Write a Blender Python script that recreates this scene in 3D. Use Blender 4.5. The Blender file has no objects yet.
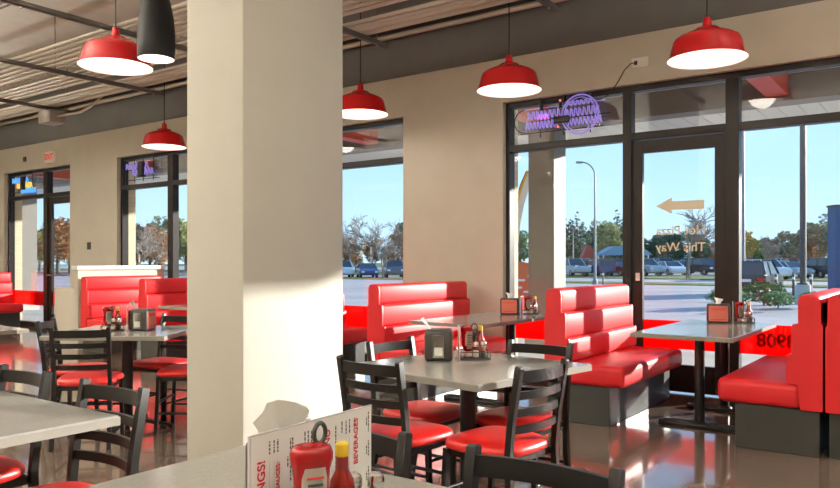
import bpy, bmesh, math, random
from mathutils import Vector, Matrix
SC = bpy.context.scene
COL = SC.collection
PI = math.pi
R = math.radians
random.seed(7)

# ------------------------------------------------------------------ camera, sky, sun, exposure
cam_d = bpy.data.cameras.new('camera')
cam = bpy.data.objects.new('camera', cam_d)
COL.objects.link(cam)
cam.location = (0, 0, 1.3)
cam.rotation_euler = (R(90), 0, R(35.8))
cam_d.sensor_width = 36.0
cam_d.lens = 742 / 840 * 36
cam_d.shift_y = 17 / 840
cam_d.clip_start = 0.05
cam_d.clip_end = 900
SC.camera = cam

SC.view_settings.view_transform = 'Standard'
SC.view_settings.look = 'None'
SC.view_settings.gamma = 1.0
SC.view_settings.use_curve_mapping = False
SC.view_settings.exposure = 0.66
SC.cycles.use_denoising = True
SC.cycles.sample_clamp_indirect = 6.0
SC.cycles.transparent_max_bounces = 24
SC.cycles.max_bounces = 10
SC.cycles.diffuse_bounces = 5
SC.cycles.caustics_reflective = False
SC.cycles.caustics_refractive = False

world = bpy.data.worlds.new('sky')
SC.world = world
world.use_nodes = True
wn = world.node_tree
wn.nodes.clear()
w_out = wn.nodes.new('ShaderNodeOutputWorld')
w_bg = wn.nodes.new('ShaderNodeBackground')
w_tc = wn.nodes.new('ShaderNodeTexCoord')
w_sep = wn.nodes.new('ShaderNodeSeparateXYZ')
w_ramp = wn.nodes.new('ShaderNodeValToRGB')
wn.links.new(w_tc.outputs['Generated'], w_sep.inputs[0])
wn.links.new(w_sep.outputs['Z'], w_ramp.inputs[0])
wn.links.new(w_ramp.outputs[0], w_bg.inputs[0])
wn.links.new(w_bg.outputs[0], w_out.inputs[0])
w_ramp.color_ramp.elements[0].position = 0.0
w_ramp.color_ramp.elements[0].color = (0.52, 0.74, 0.90, 1)
w_ramp.color_ramp.elements[1].position = 0.6
w_ramp.color_ramp.elements[1].color = (0.14, 0.34, 0.72, 1)
_e = w_ramp.color_ramp.elements.new(0.2)
_e.color = (0.29, 0.56, 0.86, 1)
w_bg.inputs[1].default_value = 1.0

SUN_AZ, SUN_EL = R(32), R(11.8)      # azimuth from +Y towards +X
sun_vec = Vector((math.sin(SUN_AZ) * math.cos(SUN_EL), math.cos(SUN_AZ) * math.cos(SUN_EL), math.sin(SUN_EL)))
sun_d = bpy.data.lights.new('sun', 'SUN')
sun_d.energy = 7.2
sun_d.color = (1.0, 0.94, 0.85)
sun_d.angle = R(0.6)
sun = bpy.data.objects.new('sun', sun_d)
COL.objects.link(sun)
sun.rotation_euler = sun_vec.to_track_quat('Z', 'Y').to_euler()
sun.location = (20, 30, 12)

# ------------------------------------------------------------------ materials
MATS = {}
def mat(name, col, rough=0.5, metal=0.0, spec=0.5, noise=0.0, nscale=5.0, bump=0.0, bscale=60.0, emit=None, estr=0.0, coat=0.0, col2=None, stretch=None):
    if name in MATS:
        return MATS[name]
    m = bpy.data.materials.new(name)
    m.use_nodes = True
    nt = m.node_tree
    b = nt.nodes['Principled BSDF']
    b.inputs['Base Color'].default_value = (*col, 1)
    b.inputs['Roughness'].default_value = rough
    b.inputs['Metallic'].default_value = metal
    b.inputs['Specular IOR Level'].default_value = spec
    if coat:
        b.inputs['Coat Weight'].default_value = coat
        b.inputs['Coat Roughness'].default_value = 0.08
    if emit:
        b.inputs['Emission Color'].default_value = (*emit, 1)
        b.inputs['Emission Strength'].default_value = estr
    tc = None
    def coords():
        nonlocal tc
        if tc is None:
            t = nt.nodes.new('ShaderNodeTexCoord')
            mp = nt.nodes.new('ShaderNodeMapping')
            if stretch:
                mp.inputs['Scale'].default_value = stretch
            nt.links.new(t.outputs['Object'], mp.inputs['Vector'])
            tc = mp.outputs['Vector']
        return tc
    if noise or col2:
        n = nt.nodes.new('ShaderNodeTexNoise')
        n.inputs['Scale'].default_value = nscale
        n.inputs['Detail'].default_value = 5
        nt.links.new(coords(), n.inputs['Vector'])
        r = nt.nodes.new('ShaderNodeValToRGB')
        c2 = col2 if col2 else tuple(min(1, c * (1 + noise)) for c in col)
        c1 = col if col2 else tuple(c * (1 - noise) for c in col)
        r.color_ramp.elements[0].position = 0.32
        r.color_ramp.elements[0].color = (*c1, 1)
        r.color_ramp.elements[1].position = 0.68
        r.color_ramp.elements[1].color = (*c2, 1)
        nt.links.new(n.outputs['Fac'], r.inputs[0])
        nt.links.new(r.outputs[0], b.inputs['Base Color'])
    if bump:
        n = nt.nodes.new('ShaderNodeTexNoise')
        n.inputs['Scale'].default_value = bscale
        n.inputs['Detail'].default_value = 3
        nt.links.new(coords(), n.inputs['Vector'])
        bp = nt.nodes.new('ShaderNodeBump')
        bp.inputs['Strength'].default_value = bump
        bp.inputs['Distance'].default_value = 0.01
        nt.links.new(n.outputs['Fac'], bp.inputs['Height'])
        nt.links.new(bp.outputs[0], b.inputs['Normal'])
    MATS[name] = m
    return m

def glass_mat(name, tint=(0.985, 0.992, 0.99), ior=1.45):
    m = bpy.data.materials.new(name)
    m.use_nodes = True
    nt = m.node_tree
    nt.nodes.clear()
    o = nt.nodes.new('ShaderNodeOutputMaterial')
    t = nt.nodes.new('ShaderNodeBsdfTransparent')
    t.inputs[0].default_value = (*tint, 1)
    g = nt.nodes.new('ShaderNodeBsdfGlossy')
    g.inputs['Roughness'].default_value = 0.0
    f = nt.nodes.new('ShaderNodeFresnel')
    ge = nt.nodes.new('ShaderNodeNewGeometry')
    mi = nt.nodes.new('ShaderNodeMapRange')
    mi.inputs['To Min'].default_value = ior
    mi.inputs['To Max'].default_value = 1.0 / ior
    nt.links.new(ge.outputs['Backfacing'], mi.inputs['Value'])
    nt.links.new(mi.outputs[0], f.inputs[0])
    mx = nt.nodes.new('ShaderNodeMixShader')
    nt.links.new(f.outputs[0], mx.inputs[0])
    nt.links.new(t.outputs[0], mx.inputs[1])
    nt.links.new(g.outputs[0], mx.inputs[2])
    nt.links.new(mx.outputs[0], o.inputs[0])
    return m

def film_mat(name, col, trans):
    m = bpy.data.materials.new(name)
    m.use_nodes = True
    nt = m.node_tree
    nt.nodes.clear()
    o = nt.nodes.new('ShaderNodeOutputMaterial')
    t = nt.nodes.new('ShaderNodeBsdfTransparent')
    t.inputs[0].default_value = (*trans, 1)
    d = nt.nodes.new('ShaderNodeBsdfTranslucent')
    d.inputs[0].default_value = (*col, 1)
    d2 = nt.nodes.new('ShaderNodeBsdfDiffuse')
    d2.inputs[0].default_value = (*col, 1)
    m1 = nt.nodes.new('ShaderNodeMixShader')
    m1.inputs[0].default_value = 0.35
    m2 = nt.nodes.new('ShaderNodeMixShader')
    m2.inputs[0].default_value = 0.55
    nt.links.new(d.outputs[0], m1.inputs[1])
    nt.links.new(d2.outputs[0], m1.inputs[2])
    nt.links.new(t.outputs[0], m2.inputs[1])
    nt.links.new(m1.outputs[0], m2.inputs[2])
    nt.links.new(m2.outputs[0], o.inputs[0])
    return m

def wood_floor():
    m = mat('polished_concrete', (0.115, 0.085, 0.065), 0.14, 0, 0.6)
    nt = m.node_tree
    b = nt.nodes['Principled BSDF']
    t = nt.nodes.new('ShaderNodeTexCoord')
    n = nt.nodes.new('ShaderNodeTexNoise')
    n.inputs['Scale'].default_value = 1.3
    n.inputs['Detail'].default_value = 8
    n.inputs['Roughness'].default_value = 0.65
    r = nt.nodes.new('ShaderNodeValToRGB')
    r.color_ramp.elements[0].position = 0.3
    r.color_ramp.elements[0].color = (0.15, 0.105, 0.078, 1)
    r.color_ramp.elements[1].position = 0.7
    r.color_ramp.elements[1].color = (0.26, 0.20, 0.155, 1)
    nt.links.new(t.outputs['Object'], n.inputs['Vector'])
    nt.links.new(n.outputs['Fac'], r.inputs[0])
    nt.links.new(r.outputs[0], b.inputs['Base Color'])
    n2 = nt.nodes.new('ShaderNodeTexNoise')
    n2.inputs['Scale'].default_value = 6
    mr = nt.nodes.new('ShaderNodeMapRange')
    mr.inputs['To Min'].default_value = 0.07
    mr.inputs['To Max'].default_value = 0.19
    nt.links.new(t.outputs['Object'], n2.inputs['Vector'])
    nt.links.new(n2.outputs['Fac'], mr.inputs['Value'])
    nt.links.new(mr.outputs[0], b.inputs['Roughness'])
    b.inputs['Coat Weight'].default_value = 0.5
    b.inputs['Coat Roughness'].default_value = 0.05
    return m

def brick_mat():
    m = mat('pale_brick', (0.62, 0.55, 0.40), 0.85)
    nt = m.node_tree
    b = nt.nodes['Principled BSDF']
    t = nt.nodes.new('ShaderNodeTexCoord')
    mp = nt.nodes.new('ShaderNodeMapping')
    mp.inputs['Rotation'].default_value = (R(90), 0, 0)
    br = nt.nodes.new('ShaderNodeTexBrick')
    br.inputs['Color1'].default_value = (0.68, 0.60, 0.42, 1)
    br.inputs['Color2'].default_value = (0.58, 0.50, 0.36, 1)
    br.inputs['Mortar'].default_value = (0.5, 0.47, 0.4, 1)
    br.inputs['Scale'].default_value = 1.0
    br.inputs['Mortar Size'].default_value = 0.006
    br.inputs['Brick Width'].default_value = 0.22
    br.inputs['Row Height'].default_value = 0.075
    nt.links.new(t.outputs['Object'], mp.inputs['Vector'])
    nt.links.new(mp.outputs[0], br.inputs['Vector'])
    nt.links.new(br.outputs['Color'], b.inputs['Base Color'])
    return m

M_WALL = mat('beige_paint', (0.57, 0.54, 0.455), 0.7, noise=0.03, nscale=3, bump=0.05, bscale=200)
M_BAND = mat('dark_grey_paint', (0.115, 0.112, 0.105), 0.6, noise=0.08, nscale=2)
M_PILLAR = mat('cream_paint', (0.61, 0.605, 0.545), 0.65, noise=0.02, nscale=3, bump=0.04, bscale=200)
M_CEIL = mat('deck_paint', (0.68, 0.65, 0.58), 0.7, noise=0.05)
M_FLOOR = wood_floor()
M_BRICK = brick_mat()
M_FRAME = mat('dark_bronze', (0.015, 0.011, 0.010), 0.38, 0.0, 0.3)
M_WHITE = mat('white_paint', (0.82, 0.80, 0.76), 0.5)
M_RED = mat('red_vinyl', (0.66, 0.016, 0.022), 0.45, 0, 0.45, bump=0.03, bscale=250)
M_REDSEAT = mat('red_seat_vinyl', (0.66, 0.018, 0.016), 0.36, 0, 0.6, bump=0.02, bscale=250)
M_KICK = mat('grey_kick_panel', (0.038, 0.040, 0.035), 0.4, noise=0.06)
M_BLACK = mat('black_steel', (0.010, 0.009, 0.0085), 0.34, 0.0, 0.3)
M_CAST = mat('black_cast_iron', (0.02, 0.02, 0.02), 0.4, 0.3)
M_TOP = mat('grey_laminate', (0.285, 0.28, 0.26), 0.16, 0, 0.5, noise=0.05, nscale=90)
M_EDGE = mat('grey_edge_band', (0.25, 0.235, 0.21), 0.4)
M_LAMP = mat('red_enamel', (0.62, 0.008, 0.010), 0.18, 0, 0.5, coat=0.4)
M_LAMPIN = mat('white_enamel', (0.74, 0.69, 0.65), 0.45)
M_LAMPBLK = mat('black_enamel', (0.008, 0.009, 0.010), 0.45, 0, 0.3)
M_BULB = mat('bulb_glow', (1, 0.95, 0.85), 0.3, emit=(1, 0.93, 0.82), estr=3)
M_STEEL = mat('galvanised_steel', (0.42, 0.40, 0.36), 0.38, 0.6, noise=0.1, nscale=20)
M_STEELD = mat('dark_strut', (0.16, 0.145, 0.13), 0.5, 0.2)
M_COND = mat('conduit_steel', (0.60, 0.56, 0.50), 0.38, 0.4)
M_CHROME = mat('chrome', (0.75, 0.75, 0.74), 0.12, 1.0)
M_PAPER = mat('white_paper', (0.82, 0.82, 0.80), 0.8)
M_NAPKIN = mat('paper_napkin', (0.78, 0.76, 0.72), 0.95, bump=0.1, bscale=150)
M_PRINTRED = mat('red_print', (0.62, 0.02, 0.03), 0.6)
M_PRINTBLK = mat('black_print', (0.05, 0.05, 0.05), 0.6)
M_DISP = mat('dispenser_black', (0.045, 0.038, 0.035), 0.4)
M_KETCH = mat('ketchup_red', (0.27, 0.004, 0.006), 0.2, 0, 0.4)
M_SAUCE = mat('hot_sauce', (0.24, 0.012, 0.006), 0.12, 0, 0.5)
M_YELLOW = mat('yellow_cap', (0.75, 0.50, 0.03), 0.4)
M_LABEL = mat('cream_label', (0.78, 0.76, 0.66), 0.6)
M_GREYPL = mat('grey_plastic', (0.035, 0.04, 0.04), 0.35, 0, 0.4)
M_CARD = mat('red_card', (0.62, 0.16, 0.11), 0.5)
M_CARDPALE = mat('pale_card', (0.78, 0.55, 0.45), 0.5)
M_GLASS = glass_mat('window_glass')
M_SHAKER = glass_mat('shaker_glass', (0.90, 0.88, 0.82), 1.5)
M_FILM = film_mat('red_window_film', (0.85, 0.012, 0.008), (0.75, 0.05, 0.05))
M_GOLD = mat('gold_vinyl', (0.92, 0.88, 0.66), 0.6)
M_FILMTXT = mat('dark_red_vinyl', (0.20, 0.005, 0.005), 0.6)
M_NEON = mat('purple_neon', (0.42, 0.38, 0.62), 0.3, emit=(0.22, 0.16, 0.75), estr=0.32)
M_NEONP = mat('pink_neon', (0.6, 0.12, 0.6), 0.3, emit=(0.75, 0.2, 0.8), estr=0.7)
M_NEONB = mat('blue_neon', (0.1, 0.3, 0.8), 0.3, emit=(0.10, 0.40, 1.0), estr=0.6)
M_NEONY = mat('amber_neon', (0.8, 0.5, 0.1), 0.3, emit=(0.95, 0.55, 0.08), estr=0.6)
M_NEONR = mat('red_neon', (0.8, 0.05, 0.03), 0.3, emit=(1.0, 0.08, 0.03), estr=2.0)
M_SOFFIT = mat('soffit_panel', (0.62, 0.60, 0.55), 0.7)
M_CANBEAM = mat('canopy_grey', (0.13, 0.12, 0.115), 0.6, noise=0.08)
M_CANRED = mat('canopy_red', (0.50, 0.06, 0.03), 0.5)
M_COLUMN = mat('grey_cladding', (0.21, 0.20, 0.18), 0.6, noise=0.05)
M_CONC = mat('pale_concrete', (0.50, 0.48, 0.45), 0.85, noise=0.12, nscale=0.7)
M_ASPH = mat('asphalt', (0.42, 0.385, 0.36), 0.9, noise=0.15, nscale=0.25)
M_GRASS = mat('grass', (0.09, 0.14, 0.03), 0.9, noise=0.4, nscale=1.5)
M_CURB = mat('yellow_curb', (0.55, 0.45, 0.12), 0.8)
M_POLE = mat('pole_grey', (0.24, 0.24, 0.25), 0.45, 0.4)
M_POLED = mat('pole_dark', (0.07, 0.065, 0.065), 0.5, 0.3)
M_TIRE = mat('tire', (0.02, 0.02, 0.02), 0.8)
M_CARGL = mat('car_glass', (0.03, 0.04, 0.05), 0.05, 0, 0.8)
M_TAIL = mat('tail_light', (0.6, 0.02, 0.02), 0.2)
M_HEAD = mat('head_light', (0.8, 0.8, 0.8), 0.1)
M_BARK = mat('bark', (0.16, 0.13, 0.11), 0.9)
M_TWIG = mat('pale_bark', (0.30, 0.25, 0.21), 0.9)
M_BLUEB = mat('blue_panel', (0.035, 0.09, 0.20), 0.5)
M_ORANGE = mat('orange_panel', (0.75, 0.16, 0.04), 0.5)
M_TEALR = mat('teal_roof', (0.16, 0.32, 0.42), 0.6)

# ------------------------------------------------------------------ mesh helpers
def quadface(bm, vs):
    try:
        bm.faces.new(vs)
    except ValueError:
        pass
def box(bm, x0, x1, y0, y1, z0, z1):
    v = [bm.verts.new(p) for p in ((x0, y0, z0), (x1, y0, z0), (x1, y1, z0), (x0, y1, z0), (x0, y0, z1), (x1, y0, z1), (x1, y1, z1), (x0, y1, z1))]
    for f in ((0, 3, 2, 1), (4, 5, 6, 7), (0, 1, 5, 4), (1, 2, 6, 5), (2, 3, 7, 6), (3, 0, 4, 7)):
        bm.faces.new([v[i] for i in f])
    return v
def rbox(x0, x1, y0, y1, z0, z1, r=0.01, seg=2):
    bm = bmesh.new()
    box(bm, x0, x1, y0, y1, z0, z1)
    bmesh.ops.bevel(bm, geom=bm.edges[:], offset=r, segments=seg, profile=0.5, affect='EDGES', clamp_overlap=True)
    return bm
def frame_of(d):
    d = d.normalized()
    a = Vector((0, 0, 1)) if abs(d.z) < 0.9 else Vector((1, 0, 0))
    u = d.cross(a).normalized()
    return u, d.cross(u).normalized()
def tube(bm, pts, r, seg=8, caps=True, closed=False, radii=None):
    pts = [Vector(p) for p in pts]
    n = len(pts)
    rings = []
    pu = None
    for i, p in enumerate(pts):
        if closed:
            d = (pts[(i + 1) % n] - pts[i - 1])
        else:
            d = (pts[min(i + 1, n - 1)] - pts[max(i - 1, 0)])
        d = d.normalized()
        if pu is None:
            u, w = frame_of(d)
        else:
            u = (pu - d * pu.dot(d))
            if u.length < 1e-5:
                u, w = frame_of(d)
            u.normalize()
            w = d.cross(u).normalized()
        pu = u
        rr = radii[i] if radii else r
        rings.append([bm.verts.new(p + (u * math.cos(2 * PI * k / seg) + w * math.sin(2 * PI * k / seg)) * rr) for k in range(seg)])
    m = n if closed else n - 1
    for i in range(m):
        a, b = rings[i], rings[(i + 1) % n]
        for k in range(seg):
            quadface(bm, (a[k], a[(k + 1) % seg], b[(k + 1) % seg], b[k]))
    if caps and not closed:
        quadface(bm, rings[0][::-1])
        quadface(bm, rings[-1])
def sweep_rect(bm, pts, w, h, side):
    """rectangular section swept along pts; side = vector of the width, h along cross"""
    pts = [Vector(p) for p in pts]
    rings = []
    for i, p in enumerate(pts):
        d = (pts[min(i + 1, len(pts) - 1)] - pts[max(i - 1, 0)]).normalized()
        s = Vector(side)
        s = (s - d * s.dot(d)).normalized()
        t = d.cross(s).normalized()
        rings.append([bm.verts.new(p + s * a * w / 2 + t * b * h / 2) for a, b in ((-1, -1), (1, -1), (1, 1), (-1, 1))])
    for a, b in zip(rings, rings[1:]):
        for k in range(4):
            quadface(bm, (a[k], a[(k + 1) % 4], b[(k + 1) % 4], b[k]))
    quadface(bm, rings[0][::-1])
    quadface(bm, rings[-1])
def lathe(bm, prof, seg=32, at=(0, 0, 0)):
    rings = []
    for r, z in prof:
        if r < 1e-6:
            rings.append([bm.verts.new((at[0], at[1], at[2] + z))])
        else:
            rings.append([bm.verts.new((at[0] + r * math.cos(2 * PI * k / seg), at[1] + r * math.sin(2 * PI * k / seg), at[2] + z)) for k in range(seg)])
    for a, b in zip(rings, rings[1:]):
        for k in range(seg):
            k2 = (k + 1) % seg
            if len(a) == 1 and len(b) == 1:
                continue
            if len(a) == 1:
                quadface(bm, (a[0], b[k2], b[k]))
            elif len(b) == 1:
                quadface(bm, (a[k], a[k2], b[0]))
            else:
                quadface(bm, (a[k], a[k2], b[k2], b[k]))
def prism_y(bm, poly, y0, y1):
    """polygon in (x,z) extruded along y"""
    a = [bm.verts.new((x, y0, z)) for x, z in poly]
    b = [bm.verts.new((x, y1, z)) for x, z in poly]
    n = len(poly)
    for k in range(n):
        quadface(bm, (a[k], a[(k + 1) % n], b[(k + 1) % n], b[k]))
    quadface(bm, a[::-1])
    quadface(bm, b)
def to_obj(name, bm, m, parent=None, smooth=None, loc=None, rot=None):
    bmesh.ops.recalc_face_normals(bm, faces=bm.faces[:])
    me = bpy.data.meshes.new(name)
    bm.to_mesh(me)
    bm.free()
    me.materials.append(m)
    if smooth is not None:
        for p in me.polygons:
            p.use_smooth = True
        if smooth < 180:
            me.set_sharp_from_angle(angle=R(smooth))
    o = bpy.data.objects.new(name, me)
    COL.objects.link(o)
    if parent:
        o.parent = parent
    if loc:
        o.location = loc
    if rot:
        o.rotation_euler = rot
    return o
def bobj(name, dims, m, parent=None, r=0.0, seg=2, **k):
    if r:
        return to_obj(name, rbox(*dims, r, seg), m, parent, smooth=35, **k)
    bm = bmesh.new()
    box(bm, *dims)
    return to_obj(name, bm, m, parent, **k)
def shared(name, mesh, parent=None, loc=(0, 0, 0), rot=(0, 0, 0), m=None):
    o = bpy.data.objects.new(name, mesh)
    COL.objects.link(o)
    if parent:
        o.parent = parent
    o.location = loc
    o.rotation_euler = rot
    if m:
        o.material_slots[0].link = 'OBJECT'
        o.material_slots[0].material = m
    return o
def tag(o, label, cat, group=None):
    o['label'] = label
    o['category'] = cat
    if group:
        o['group'] = group
    return o
def thing(name, label, cat, loc=(0, 0, 0), rz=0.0, group=None):
    o = bpy.data.objects.new(name, None)
    o.empty_display_size = 0.1
    COL.objects.link(o)
    o.location = loc
    o.rotation_euler = (0, 0, rz)
    return tag(o, label, cat, group)
def struct(o):
    o['kind'] = 'structure'
    return o
def dup(root, loc, rz=None, label=None, group=None):
    r = root.copy()
    COL.objects.link(r)
    r.location = loc
    if rz is not None:
        r.rotation_euler = (0, 0, rz)
    if label:
        r['label'] = label
    if group:
        r['group'] = group
    for ch in list(root.children):
        c = ch.copy()
        COL.objects.link(c)
        c.parent = r
        for g in list(ch.children):
            d = g.copy()
            COL.objects.link(d)
            d.parent = c
    return r
def text_obj(name, s, size, m, parent=None, matrix=None, extrude=0.0008, align='CENTER', bold=0.0):
    cu = bpy.data.curves.new(name, 'FONT')
    cu.body = s
    cu.size = size
    cu.extrude = extrude
    cu.offset = bold
    cu.align_x = align
    cu.align_y = 'CENTER'
    tmp = bpy.data.objects.new(name + '_tmp', cu)
    COL.objects.link(tmp)
    bpy.context.view_layer.update()
    me = bpy.data.meshes.new_from_object(tmp.evaluated_get(bpy.context.evaluated_depsgraph_get()))
    bpy.data.objects.remove(tmp)
    bpy.data.curves.remove(cu)
    me.materials.clear()
    me.materials.append(m)
    o = bpy.data.objects.new(name, me)
    COL.objects.link(o)
    if parent:
        o.parent = parent
    if matrix is not None:
        o.matrix_local = matrix
    return o
def basis(xd, yd, loc):
    xd = Vector(xd).normalized()
    yd = Vector(yd).normalized()
    zd = xd.cross(yd)
    m = Matrix((xd, yd, zd)).transposed().to_4x4()
    m.translation = Vector(loc)
    return m

# ------------------------------------------------------------------ the room shell
WY = 7.3            # inner face of the window wall
WO = 7.66           # outer face
XL, XR, YB = -16.8, 5.6, -4.5
ZC = 4.45
HEAD = 3.08
BANDZ = 3.57
bm = bmesh.new()
box(bm, XL, XR, YB, WO, -0.12, 0)
struct(to_obj('floor', bm, M_FLOOR))

OPEN = [(-15.7, -13.2), (-11.69, -9.0), (-8.0, -5.52), (-4.12, 2.3)]
SILL = [0.0, 0.0, 0.0, 0.0]
bm = bmesh.new()
xs = [XL - 0.3] + [v for o in OPEN for v in o] + [XR + 0.3]
for i in range(0, len(xs), 2):
    box(bm, xs[i], xs[i + 1], WY, 7.5, 0, BANDZ)
for a, b in OPEN:
    box(bm, a, b, WY, 7.5, HEAD, BANDZ)
struct(to_obj('wall_front', bm, M_WALL))
bm = bmesh.new()
for i in range(0, len(xs), 2):
    box(bm, xs[i], xs[i + 1], 7.5, WO, -0.15, BANDZ + 1.2)
for a, b in OPEN:
    box(bm, a, b, 7.5, WO, HEAD + 0.05, BANDZ + 1.2)
struct(to_obj('wall_front_brick', bm, M_BRICK))
bm = bmesh.new()
box(bm, XL - 0.3, XR + 0.3, WY, 7.5, BANDZ, ZC + 0.2)
struct(to_obj('wall_front_upper', bm, M_BAND))
bm = bmesh.new()
box(bm, XL - 0.3, XL, YB, WY, -0.1, ZC + 0.2)
struct(to_obj('wall_left', bm, M_WALL))
bm = bmesh.new()
box(bm, XR, XR + 0.3, YB, WY, -0.1, ZC + 0.2)
struct(to_obj('wall_right', bm, M_WALL))
bm = bmesh.new()
box(bm, XL - 0.3, XR + 0.3, YB - 0.3, YB, -0.1, ZC + 0.2)
struct(to_obj('wall_back', bm, M_WALL))
# roof deck with shallow ribs running towards the window wall
bm = bmesh.new()
box(bm, XL - 0.3, XR + 0.3, YB - 0.3, WO, ZC, ZC + 0.2)
x = XL
while x < XR:
    box(bm, x, x + 0.05, 6.45, WY, ZC - 0.02, ZC)
    x += 0.15
struct(to_obj('ceiling', bm, M_CEIL))

# pillar
bm = rbox(-3.78, -3.27, 2.82, 3.67, 0, ZC, 0.012, 2)
struct(to_obj('pillar', bm, M_PILLAR, smooth=35))
# pony wall behind the last booth
hw = struct(bobj('wall_half', (-10.46, -10.36, 5.85, WY, 0, 1.17), M_WALL))
bobj('cap', (-10.49, -10.33, 5.82, WY, 1.17, 1.23), M_WHITE, hw, r=0.006)
hl = struct(bobj('wall_half_low', (-11.05, -10.5, 5.87, 5.99, 0, 0.90), M_WALL))

# ------------------------------------------------------------------ windows and doors
FY0, FY1 = 7.37, 7.49        # frame depth
GY = 7.43
TZ0, TZ1 = 2.525, 2.60        # transom bar
FILM0, FILM1 = 0.43, 0.71
def bars(name, parent, lst, m=M_FRAME, y0=FY0, y1=FY1):
    for (x0, x1, z0, z1) in lst:
        bobj(name, (x0, x1, y0, y1, z0, z1), m, parent, r=0.004, seg=1)
def pane(parent, x0, x1, z0, z1):
    return bobj('pane', (x0, x1, GY - 0.004, GY + 0.004, z0, z1), M_GLASS, parent)
def film(parent, x0, x1):
    return bobj('window_film', (x0, x1, GY + 0.0045, GY + 0.0055, FILM0, FILM1), M_FILM, parent)
def root(name):
    o = bpy.data.objects.new(name, None)
    o.empty_display_size = 0.1
    COL.objects.link(o)
    return struct(o)
def window(n, x0, x1, mulls, mw=0.06, bottom=0.10, films=True, sides=True):
    w = root('window_%d' % n)
    xs_ = [x0] + mulls + [x1]
    bars('window_frame', w, [(x0, x0 + 0.05, 0, HEAD), (x1 - 0.05, x1, 0, HEAD), (x0 + 0.05, x1 - 0.05, HEAD - 0.06, HEAD), (x0 + 0.05, x1 - 0.05, 0, bottom)])
    for m_ in mulls:
        bars('mullion', w, [(m_ - mw / 2, m_ + mw / 2, bottom, HEAD - 0.06)])
    for i in range(len(xs_) - 1):
        a = xs_[i] + (0.05 if i == 0 else mw / 2)
        b = xs_[i + 1] - (0.05 if i == len(xs_) - 2 else mw / 2)
        bars('transom', w, [(a, b, TZ0, TZ1)])
        pane(w, a, b, bottom, TZ0)
        pane(w, a, b, TZ1, HEAD - 0.06)
        if films:
            film(w, a, b)
    return w
def door(n, x0, x1, handle=True):
    d = root('door_%d' % n)
    s = 0.10
    y0, y1 = 7.40, 7.455
    for nm, dims in (('stile', (x0, x0 + s, y0, y1, 0.015, 2.515)), ('stile', (x1 - s, x1, y0, y1, 0.015, 2.515)),
                     ('top_rail', (x0 + s, x1 - s, y0, y1, 2.39, 2.515)), ('bottom_rail', (x0 + s, x1 - s, y0, y1, 0.015, 0.28))):
        bobj(nm, dims, M_FRAME, d, r=0.004, seg=1)
    pane(d, x0 + s, x1 - s, 0.28, 2.39)
    film(d, x0 + s, x1 - s)
    bm = bmesh.new()
    zc = 1.03
    if handle:
        tube(bm, [(x0 + 0.06, y0, zc), (x0 + 0.06, y0 - 0.06, zc), (x1 - 0.06, y0 - 0.06, zc), (x1 - 0.06, y0, zc)], 0.014, 8)
        to_obj('push_bar', bm, M_STEEL, d, smooth=40)
    return d
# the big opening: fixed light, door, fixed lights
w4 = root('window_4')
bars('window_frame', w4, [(-4.12, -4.07, 0, HEAD), (2.25, 2.3, 0, HEAD), (-4.07, 2.25, HEAD - 0.06, HEAD), (-4.07, -2.76, 0, 0.10), (-1.64, 2.25, 0, 0.10)])
bars('mullion', w4, [(-2.76, -2.67, 0, HEAD - 0.06), (-1.76, -1.64, 0, HEAD - 0.06), (0.55, 0.61, 0.1, HEAD - 0.06)])
segs = [(-4.07, -2.76), (-1.64, 0.55), (0.61, 2.25)]
for a, b in segs:
    bars('transom', w4, [(a, b, TZ0, TZ1)])
    pane(w4, a, b, 0.1, TZ0)
    pane(w4, a, b, TZ1, HEAD - 0.06)
    film(w4, a, b)
bars('transom', w4, [(-2.67, -1.76, TZ0, TZ1)])
pane(w4, -2.67, -1.76, TZ1, HEAD - 0.06)
d1 = door(1, -2.665, -1.765, handle=False)
bobj('sticker', (-2.635, -2.59, 7.397, 7.3995, 1.10, 1.18), M_WHITE, d1)
# lettering on the door glass, read from outside
def outside_text(name, s, size, m, parent, x, z, bold=0.0):
    return text_obj(name, s, size, m, parent, basis((-1, 0, 0), (0, 0, 1), (x, GY + 0.0068, z)), bold=bold)
t = outside_text('lettering', 'Hot Pizza', 0.124, M_GOLD, d1, -2.20, 1.60, 0.0018)
t['label'] = 'gold lettering reading Hot Pizza'
t = outside_text('lettering', 'This Way', 0.124, M_GOLD, d1, -2.20, 1.435, 0.0018)
t['label'] = 'gold lettering reading This Way'
bm = bmesh.new()
ar = [(x - 0.04, z) for x, z in ((-2.40, 1.85), (-2.24, 1.93), (-2.24, 1.893), (-1.93, 1.893), (-1.93, 1.807), (-2.24, 1.807), (-2.24, 1.77))]
prism_y(bm, ar, GY + 0.0060, GY + 0.0075)
to_obj('arrow', bm, M_GOLD, d1)['label'] = 'gold arrow decal'
outside_text('lettering', 'Wings', 0.13, M_FILMTXT, d1, -2.17, 0.575, 0.002)['label'] = 'dark red lettering reading Wings on the red film'
outside_text('lettering', '8908', 0.17, M_FILMTXT, w4, -1.33, 0.56, 0.003)['label'] = 'dark red digits on the red film'
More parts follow.
